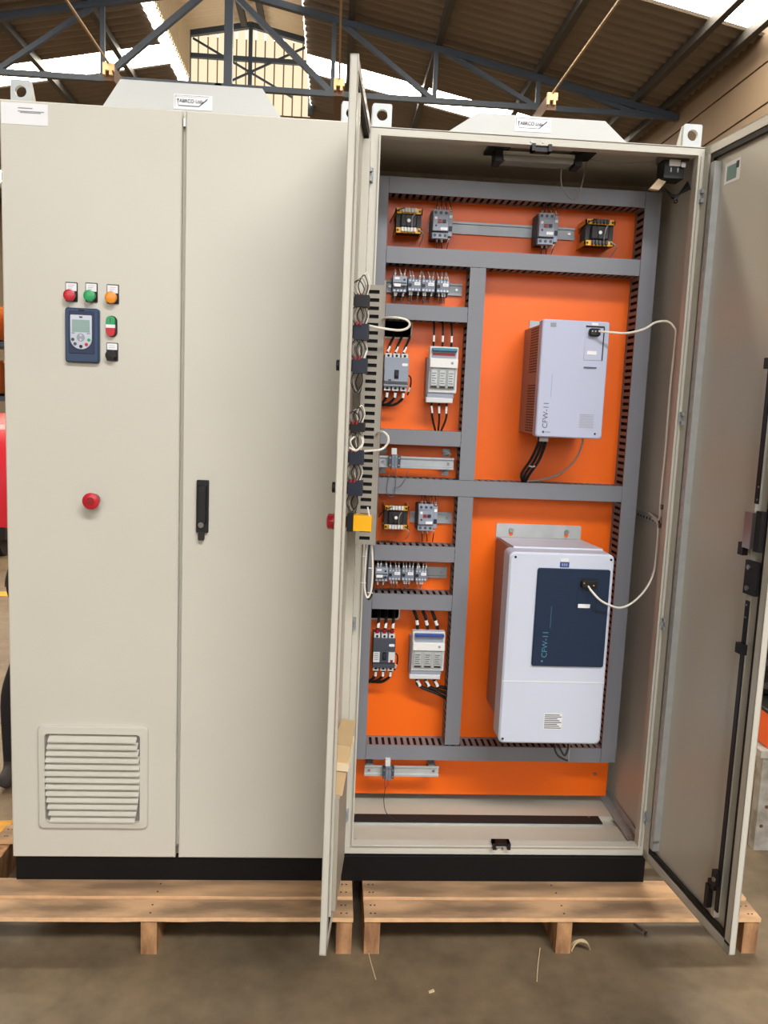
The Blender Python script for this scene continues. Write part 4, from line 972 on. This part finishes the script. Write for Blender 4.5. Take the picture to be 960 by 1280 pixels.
for i, x in enumerate((1.437, 1.447, 1.457)):
    MB().tube([(x, .10, z0+.012), (x-.001, .10, z0-.02), (x-.012+.002*i, .13, z0-.07), (x-.022+.002*i, .19, z0-.115), (1.425+.004*i, .215, z0-.143), (1.425+.004*i, .22, z0-.165)], .0048, 8, 6).build('power_cable', 'black_cable', v1)
MB().tube([(1.4235, .14, z0-.089), (1.432, .136, z0-.091), (1.44, .14, z0-.089)], .0025, 6, 3).build('cable_tie', 'cable_grey', v1)
MB().box(1.435, 1.46, .085, .115, z0-.014, z0+.004).build('gland', 'steel', v1)
MB().tube([(1.563, .10, z0+.01), (1.563, .10, z0-.02), (1.552, .13, z0-.07), (1.52, .18, z0-.115), (1.47, .215, z0-.137), (1.44, .215, z0-.141), (1.42, .225, z0-.16)], .0028, 8, 6).build('signal_cable', 'cable_grey', v1)
# ------------------------------------------------------------------ large drive
v2 = thing('frequency_drive', (1.495, .13, .52), 'white larger frequency drive with navy front panel on the lower orange plate', 'drive', 'frequency drives')
x0, x1, z0, z1, yf = 1.3475, 1.6425, .541, 1.094, -.02
MB().box(1.368, 1.622, .045, PLY-.0005, z0+.022, z1-.006).build('chassis', 'vfd_side', v2)
vh = MB()
for za, zb in ((.62, .78), (.88, 1.06)):
    for i in range(int((zb-za)/.0105)):
        vh.box(1.3672, 1.3682, .062, .098, za+.0105*i, za+.0105*i+.0045)
vh.build('vent_slots', 'black', v2, smooth=False)
MB().rr(x0, x1, z0, z1, .055, yf, .016, .005, 6).build('front_cover', 'vfd_white', v2)
MB().box(x0+.001, x1-.001, yf-.0012, yf+.002, .7235, .7255).build('cover_seam', 'white', v2)
pn = [(1.426, 1.052), (1.430, .776), (1.434, .772), (1.500, .772), (1.515, .769), (1.60, .769), (1.612, .772), (1.628, .772), (1.632, .776), (1.6325, 1.052)]
pn = rrect(1.427, 1.632, .772, 1.052, .006, 4)
MB().prism(pn, yf, yf-.007, .002).build('front_panel', 'vfd_navy', v2)
MB().rr(1.542, 1.598, .928, 1.026, yf-.0065, yf-.0078, .002).build('keypad_bay', 'vfd_navy', v2)
m = MB(); m.box(1.542, 1.598, yf-.0085, yf-.0075, 1.025, 1.027); m.box(1.5965, 1.598, yf-.0085, yf-.0075, .928, 1.026); m.build('bay_edge', 'black', v2)
MB().rr(1.549, 1.592, 1.002, 1.022, yf-.0075, yf-.020, .005, .002).build('cable_plug', 'black', v2)
m = MB(); m.cyl((1.555, yf-.02, 1.016), .002, (0, -1, 0), .001, 8); m.cyl((1.582, yf-.02, 1.010), .002, (0, -1, 0), .001, 8); m.build('plug_screw', 'yellow_bracket', v2)
MB().rr(1.546, 1.580, .943, .954, yf-.0075, yf-.0085, .001).build('label_plate', 'label', v2)
MB().box(1.489, 1.515, yf-.001, yf, 1.055, 1.070).build('logo_badge', 'weg_blue', v2); MB().box(1.490, 1.513, yf-.001, yf, 1.0705, 1.080).build('badge_tag', 'white', v2)
m = MB()
for q in range(3): m.box(1.494+.006*q, 1.498+.006*q, yf-.0015, yf-.001, 1.059, 1.0662)
m.build('logo_mark', 'device_light', v2)
text_part('CFW-11', .022, 'print_cyan', v2, (1.4675, yf-.0074, .797), rot=(90, 90, 0), sx=1.0)
m = MB().box(1.4715, 1.4725, yf-.0075, yf-.007, .883, .945); m.build('print_line', 'print_cyan', v2)
MB().cyl((1.455, yf-.007, .787), .003, (0, -1, 0), .0005, 10).build('logo_mark', 'print_cyan', v2)
lb = MB().box(1.474, 1.527, yf-.0006, yf, .585, .632).build('rating_label', 'white', v2)
m = MB()
for q in range(8): m.box(1.476, 1.525-.006*(q % 3), yf-.001, yf-.0006, .588+.0055*q, .5905+.0055*q)
m.build('print_lines', 'print_grey', v2)
for x, z in ((x0+.016, z1-.014), (x1-.010, z1-.014), (x0+.012, z0+.014)): MB().cyl((x, yf, z), .0035, (0, -1, 0), .001, 10).build('screw', 'black', v2)
# upper flange with key-hole screws and bent top sheet
MB().rr(1.366, 1.634, 1.074, 1.130, PLY-.0005, PLY-.004, .006).build('mounting_flange', 'galv', v2)
m = MB(); m.hexa([(1.372, .04, z1-.008), (1.63, .04, z1-.008), (1.63, .26, z1-.012), (1.372, .26, z1-.012), (1.372, .05, z1+.004), (1.63, .05, z1+.004), (1.63, .255, z1-.004), (1.372, .255, z1-.004)]); m.build('top_sheet', 'vfd_white', v2)
for x in (1.413, 1.588):
    MB().rr(x-.006, x+.006, 1.092, 1.112, PLY-.004, PLY-.0046, .005).build('key_hole', 'orange', v2); MB().cyl((x, PLY-.004, 1.110), .008, (0, -1, 0), .006, 6).build('bolt', 'steel', v2)
m = MB(); m.tube([(1.52, .06, z0+.01), (1.52, .02, z0-.02), (1.53, .01, z0-.045), (1.55, .01, z0-.058), (1.562, .01, z0-.062)], .003, 6, 5); m.build('signal_cable', 'rubber', v2)
MB().tube([(1.525, .05, z0+.01), (1.53, .02, z0-.012), (1.545, .01, z0-.04), (1.553, .008, z0-.044), (1.560, .01, z0-.02), (1.563, .03, z0+.005)], .003, 6, 5).build('signal_cable', 'rubber', v2)
MB().tube([(1.568, .05, z0+.01), (1.566, .015, z0-.01), (1.564, .012, z0-.066)], .0016, 6, 4).build('signal_cable', 'cable_grey', v2)
MB().cyl((1.372, .06, z0-.012), .012, (0, -1, 0), .03, 14).build('cable_gland', 'black', v2)
# white keypad cables (things of their own)
c1 = MB().tube([(1.566, yf+.054, 1.705), (1.595, .020, 1.702), (1.64, .015, 1.702), (1.69, .03, 1.716), (1.73, .05, 1.738), (1.765, .055, 1.742), (1.785, .052, 1.725), (1.790, .053, 1.700), (1.790, .058, 1.57), (1.790, .055, 1.39), (1.790, .058, 1.255), (1.791, .056, 1.20), (1.792, .07, 1.185), (1.795, .11, 1.188), (1.80, .16, 1.192)], .0030, 8, 6)
tag(c1.build('keypad_cable', 'cable_white'), 'thin white cable from the smaller drive down the right cabinet side', 'cable', 'white keypad cables')
c2 = MB().tube([(1.566, -.034, 1.010), (1.575, -.055, .995), (1.597, -.062, .974), (1.63, -.055, .958), (1.667, -.03, .947), (1.71, -.0, .955), (1.755, .03, .985), (1.785, .052, 1.03), (1.791, .058, 1.09), (1.791, .060, 1.160), (1.792, .075, 1.178), (1.796, .12, 1.182)], .0030, 8, 6)
tag(c2.build('keypad_cable', 'cable_white'), 'thin white cable hanging from the larger drive to the cabinet side', 'cable', 'white keypad cables')

# ------------------------------------------------------------------ floor litter
m = MB(); rings = []
for i in range(13):
    a = R(175-165*i/12); x = 1.582+.026*math.cos(a); z = .002+.030*math.sin(a)
    wv = .007+.0015*math.sin(i); rings.append([(x, -.165-wv+.004*i/12, z), (x, -.165+wv, z), (x+.002*math.cos(a), -.165+wv, z+.003), (x+.002*math.cos(a), -.165-wv, z+.003)])
tag(m.loft(rings).build('wood_shaving', 'shaving'), 'curled pale shaving beside the middle stringer of the right pallet', 'shaving')
tag(MB().tube([(1.472, -.152, .003), (1.449, -.22, .002), (1.430, -.285, .002)], .0012, 5, 4).build('straw', 'shaving'), 'thin pale straw on the floor before the right pallet', 'straw')
tag(MB().tube([(.992, -.15, .002), (.997, -.20, .002), (1.008, -.275, .002)], .0011, 5, 4).build('straw', 'shaving'), 'thin pale straw in the gap between the two pallets', 'straw')
t = thing('bolt', (1.79, -.075, 0), 'small loose steel bolt on the floor under the right pallet', 'bolt')
MB().cyl((1.79, -.08, .006), .0035, (-.6, .7, .25), .028, 10).build('shank', 'steel', t); MB().cyl((1.795, -.086, .005), .006, (.6, -.7, -.1), .005, 6).build('head', 'steel', t)
m = MB(); m.hexa([(1.142, -.325, 0), (1.156, -.32, 0), (1.154, -.312, 0), (1.141, -.318, 0), (1.142, -.325, .003), (1.156, -.32, .004), (1.154, -.312, .003), (1.141, -.318, .002)])
tag(m.build('wood_chip', 'shaving'), 'tiny pale wood chip on the open floor before the pallets', 'chip')
m = MB(); m.add([(-.245, .30, .002), (-.175, .30, .002), (-1.42, 3.9, .002), (-1.53, 3.9, .002)], [(0, 1, 2, 3)])
def fline(pts, label): 
    m = MB(); m.hexa([(x, y, .0005) for x, y in pts]+[(x, y, .002) for x, y in pts]); tag(m.build('floor_line', 'yellow_line'), label, 'floor marking', 'yellow floor lines')
fline([(-1.2, .34), (-.02, .47), (-.02, .55), (-1.2, .42)], 'yellow painted floor line at the left cabinet foot')
fline([(-6, 3.25), (6, 4.42), (6, 4.56), (-6, 3.39)], 'yellow painted floor line farther back behind the cabinets')

# ------------------------------------------------------------------ things glimpsed at the left edge
t = thing('red_machine', (-2.55, 5.6, 0), 'glossy red machine on black wheels left behind the closed cabinet', 'machine')
m = MB(); prof = [(5.0, .26), (4.98, .55), (5.04, .95), (5.2, 1.14), (5.5, 1.2), (6.2, 1.2), (6.3, .26)]
m.loft([[(-3.25, y, z) for y, z in prof], [(-3.2, y, z+.02) for y, z in prof], [(-1.93, y, z+.02) for y, z in prof], [(-1.88, y*1.0, z) for y, z in prof]]); m.build('body', 'red_machine', t)
for x in (-3.1, -2.05):
    for y in (5.2, 6.05): MB().cyl((x-.06, y, .17), .17, (1, 0, 0), .12, 22).build('wheel', 'rubber', t)
MB().box(-3.2, -1.93, 5.0, 6.28, .17, .28).build('underframe', 'black', t)
t = thing('storage_rack', (-3.9, 8.6, 0), 'tall rack of orange crates far behind at the left edge', 'rack')
for x in (-5.4, -2.5):
    for y in (8.2, 9.0): MB().box(x-.04, x+.04, y-.04, y+.04, 0, 2.35).build('post', 'rack_blue', t)
for z in (.5, 1.3, 1.95): MB().box(-5.4, -2.5, 8.2, 9.0, z, z+.06).build('shelf', 'steel_blue', t)
for lv, z in (('lowest', .56), ('middle', 1.36), ('top', 2.01)):
    for i in range(4):
        x = -5.25+.70*i; tt = thing('crate', (x+.3, 8.6, z), 'orange crate on the %s rack shelf, %s from left' % (lv, ordn[i]), 'crate', 'orange crates on the far rack')
        m = MB().box(x, x+.6, 8.28, 8.9, z, z+.03); m.box(x, x+.6, 8.28, 8.31, z, z+.40); m.box(x, x+.6, 8.87, 8.9, z, z+.40); m.box(x, x+.03, 8.31, 8.87, z, z+.40); m.box(x+.57, x+.6, 8.31, 8.87, z, z+.40); m.build('bin', 'rack_orange', tt)
        MB().box(x-.01, x+.61, 8.265, 8.915, z+.40, z+.43).build('rim', 'rack_orange', tt)

# person mostly hidden behind the closed cabinet
def person():
    V = {}; edges = []; rad = []
    def v(n, p, r): V[n] = len(rad); rad.append((p, r)); return n
    def e(*ns):
        for a, b in zip(ns, ns[1:]): edges.append((V[a], V[b]))
    v('pelvis', (-.02, .97, .93), .135); v('waist', (-.02, .97, 1.08), .12); v('chest', (-.02, .96, 1.30), .15); v('neck0', (-.02, .96, 1.45), .07); v('neck', (-.02, .95, 1.52), .055)
    v('head0', (-.02, .93, 1.60), .085); v('head', (-.02, .93, 1.70), .095); v('crown', (-.02, .935, 1.77), .06)
    e('pelvis', 'waist', 'chest', 'neck0', 'neck', 'head0', 'head', 'crown')
    v('hipL', (-.12, .96, .87), .095); v('kneeL', (-.272, .88, .48), .060); v('calfL', (-.318, .86, .33), .060); v('ankL', (-.318, .84, .10), .042); v('heelL', (-.318, .84, .045), .040); v('toeL', (-.318, .73, .032), .030)
    e('pelvis', 'hipL', 'kneeL', 'calfL', 'ankL', 'heelL', 'toeL')
    v('hipR', (.09, .97, .87), .095); v('kneeR', (.13, .95, .48), .062); v('calfR', (.14, .97, .33), .058); v('ankR', (.15, .98, .10), .044); v('heelR', (.15, .98, .045), .042); v('toeR', (.18, .86, .035), .034)
    e('pelvis', 'hipR', 'kneeR', 'calfR', 'ankR', 'heelR', 'toeR')
    for s, sh, el, wr, hd in ((-1, (-.20, .96, 1.39), (-.27, 1.0, 1.12), (-.31, .94, .86), (-.335, .90, .77)), (1, (.16, .96, 1.39), (.24, .98, 1.12), (.24, .88, .88), (.24, .85, .79))):
        k = 'L' if s < 0 else 'R'
        v('sh'+k, sh, .072); v('el'+k, el, .05); v('wr'+k, wr, .032); v('palm'+k, hd, .034); e('chest', 'sh'+k, 'el'+k, 'wr'+k, 'palm'+k)
        for f in range(4):
            o = -.024+.016*f; L = (.8, 1, .95, .75)[f]
            v('k%d%s' % (f, k), (hd[0]-.004, hd[1]+o, hd[2]-.045), .0095); v('m%d%s' % (f, k), (hd[0]+.002, hd[1]+o, hd[2]-.045-.03*L), .0085); v('t%d%s' % (f, k), (hd[0]+.014, hd[1]+o, hd[2]-.045-.055*L), .0075)
            e('palm'+k, 'k%d%s' % (f, k), 'm%d%s' % (f, k), 't%d%s' % (f, k))
        v('th1'+k, (hd[0]+.004, hd[1]-.040, hd[2]-.012), .011); v('th2'+k, (hd[0]+.012, hd[1]-.05, hd[2]-.045), .0095); e('palm'+k, 'th1'+k, 'th2'+k)
    me = bpy.data.meshes.new('body'); me.from_pydata([p for p, r in rad], edges, [])
    o = bpy.data.objects.new('tmp', me); C.objects.link(o)
    md = o.modifiers.new('skin', 'SKIN'); md.use_smooth_shade = True
    for i, sv in enumerate(me.skin_vertices[0].data): sv.radius = (rad[i][1], rad[i][1]); sv.use_root = (i == 0)
    sb = o.modifiers.new('sub', 'SUBSURF'); sb.levels = 2; sb.render_levels = 2
    bpy.context.view_layer.update()
    m2 = bpy.data.meshes.new_from_object(o.evaluated_get(bpy.context.evaluated_depsgraph_get())); bpy.data.objects.remove(o)
    for n in ('trouser', 'shirt', 'skin', 'shoe', 'black'): m2.materials.append(M[n])
    for p in m2.polygons:
        c = p.center; z = c.z; p.use_smooth = True
        side = c.x < -.24 or c.x > .195
        p.material_index = 3 if z < .085 else (4 if side and .6 < z < .87 else (2 if z > 1.5 else (1 if z > 1.0 or (side and z > .86) else 0)))
    t = thing('person', (-.05, .93, 0), 'person in dark trousers and dark gloves standing behind the closed cabinet', 'person')
    m2.transform(Matrix.Translation(-Vector((-.05, .93, 0)))); b = bpy.data.objects.new('body', m2); C.objects.link(b); b.parent = t
    h = MB()
    rings = []
    for i in range(7):
        q = math.pi/2*i/6; rr_ = .104*math.cos(q)+.002; rings.append([(-.02+rr_*math.cos(a*math.pi/8), .945+rr_*1.05*math.sin(a*math.pi/8), 1.70+.10*math.sin(q)) for a in range(16)])
    h.loft(rings); h.build('hair', 'hair', t)
    f = MB(); f.hexa([(-.032, .845, 1.655), (-.008, .845, 1.655), (-.012, .86, 1.655), (-.028, .86, 1.655), (-.024, .838, 1.665), (-.016, .838, 1.665), (-.014, .85, 1.70), (-.026, .85, 1.70)]); f.build('nose', 'skin', t)
    for x in (-.052, .012): MB().cyl((x, .845, 1.695), .009, (0, -1, 0), .002, 12, dome=.003).build('eye', 'black', t)
    MB().box(-.042, .002, .843, .85, 1.625, 1.631).build('mouth', 'red_dark', t)
    for x in (-.118, .078): MB().cyl((x-.006, .94, 1.68), .022, (1, 0, 0), .012, 12).build('ear', 'skin', t)
person()

# ------------------------------------------------------------------ bench glimpsed at the right edge
t = thing('work_bench', (2.75, .75, 0), 'grey steel bench leg and frame at the far right edge', 'bench')
def post(x, y):
    p = MB().box(x-.03, x+.045, y-.02, y+.02, 0, .34).build('leg', 'grey_paint', t)
    m = MB()
    for z, dx in ((.05, .03), (.09, -.012), (.16, .0), (.20, .03), (.25, .01), (.30, .02)): m.cyl((x+dx, y-.02, z), .006, (0, -1, 0), .002, 10)
    m.build('bolt_holes', 'rail_brown', p)
post(2.385, .39); post(3.2, .39); post(2.385, 1.15); post(3.2, 1.15)
MB().box(2.34, 3.26, .36, 1.2, .34, .365).build('bench_top', 'grey_paint', t)
MB().box(2.415, 3.17, .385, .415, .20, .25).build('cross_rail', 'grey_paint', t); MB().box(2.37, 2.40, .41, 1.13, .20, .25).build('cross_rail', 'wood_dark', t)
t = thing('orange_case', (2.8, .62, .366), 'orange metal case standing on the grey bench', 'case')
MB().rr(2.37, 3.15, .366, .485, .95, .38, .006, .003).build('case_body', 'orange_panel', t)
MB().rr(2.365, 3.155, .485, .50, .955, .375, .004).build('case_lid', 'black', t)
tl = thing('hose_bundle', (2.75, .65, .50), 'black coiled hose lying on the orange case', 'hose')
for i in range(7):
    pts = [(2.72+(.33-.01*i)*math.cos(a*math.pi/10+i), .66+(.24-.01*i)*math.sin(a*math.pi/10+i), .534+.07*i+.008*math.sin(a)) for a in range(21)]
    MB().tube(pts, .026, 8, 2).build('coil', ('black_cable', 'black', 'navy')[i % 3], tl)
bpy.context.view_layer.update()
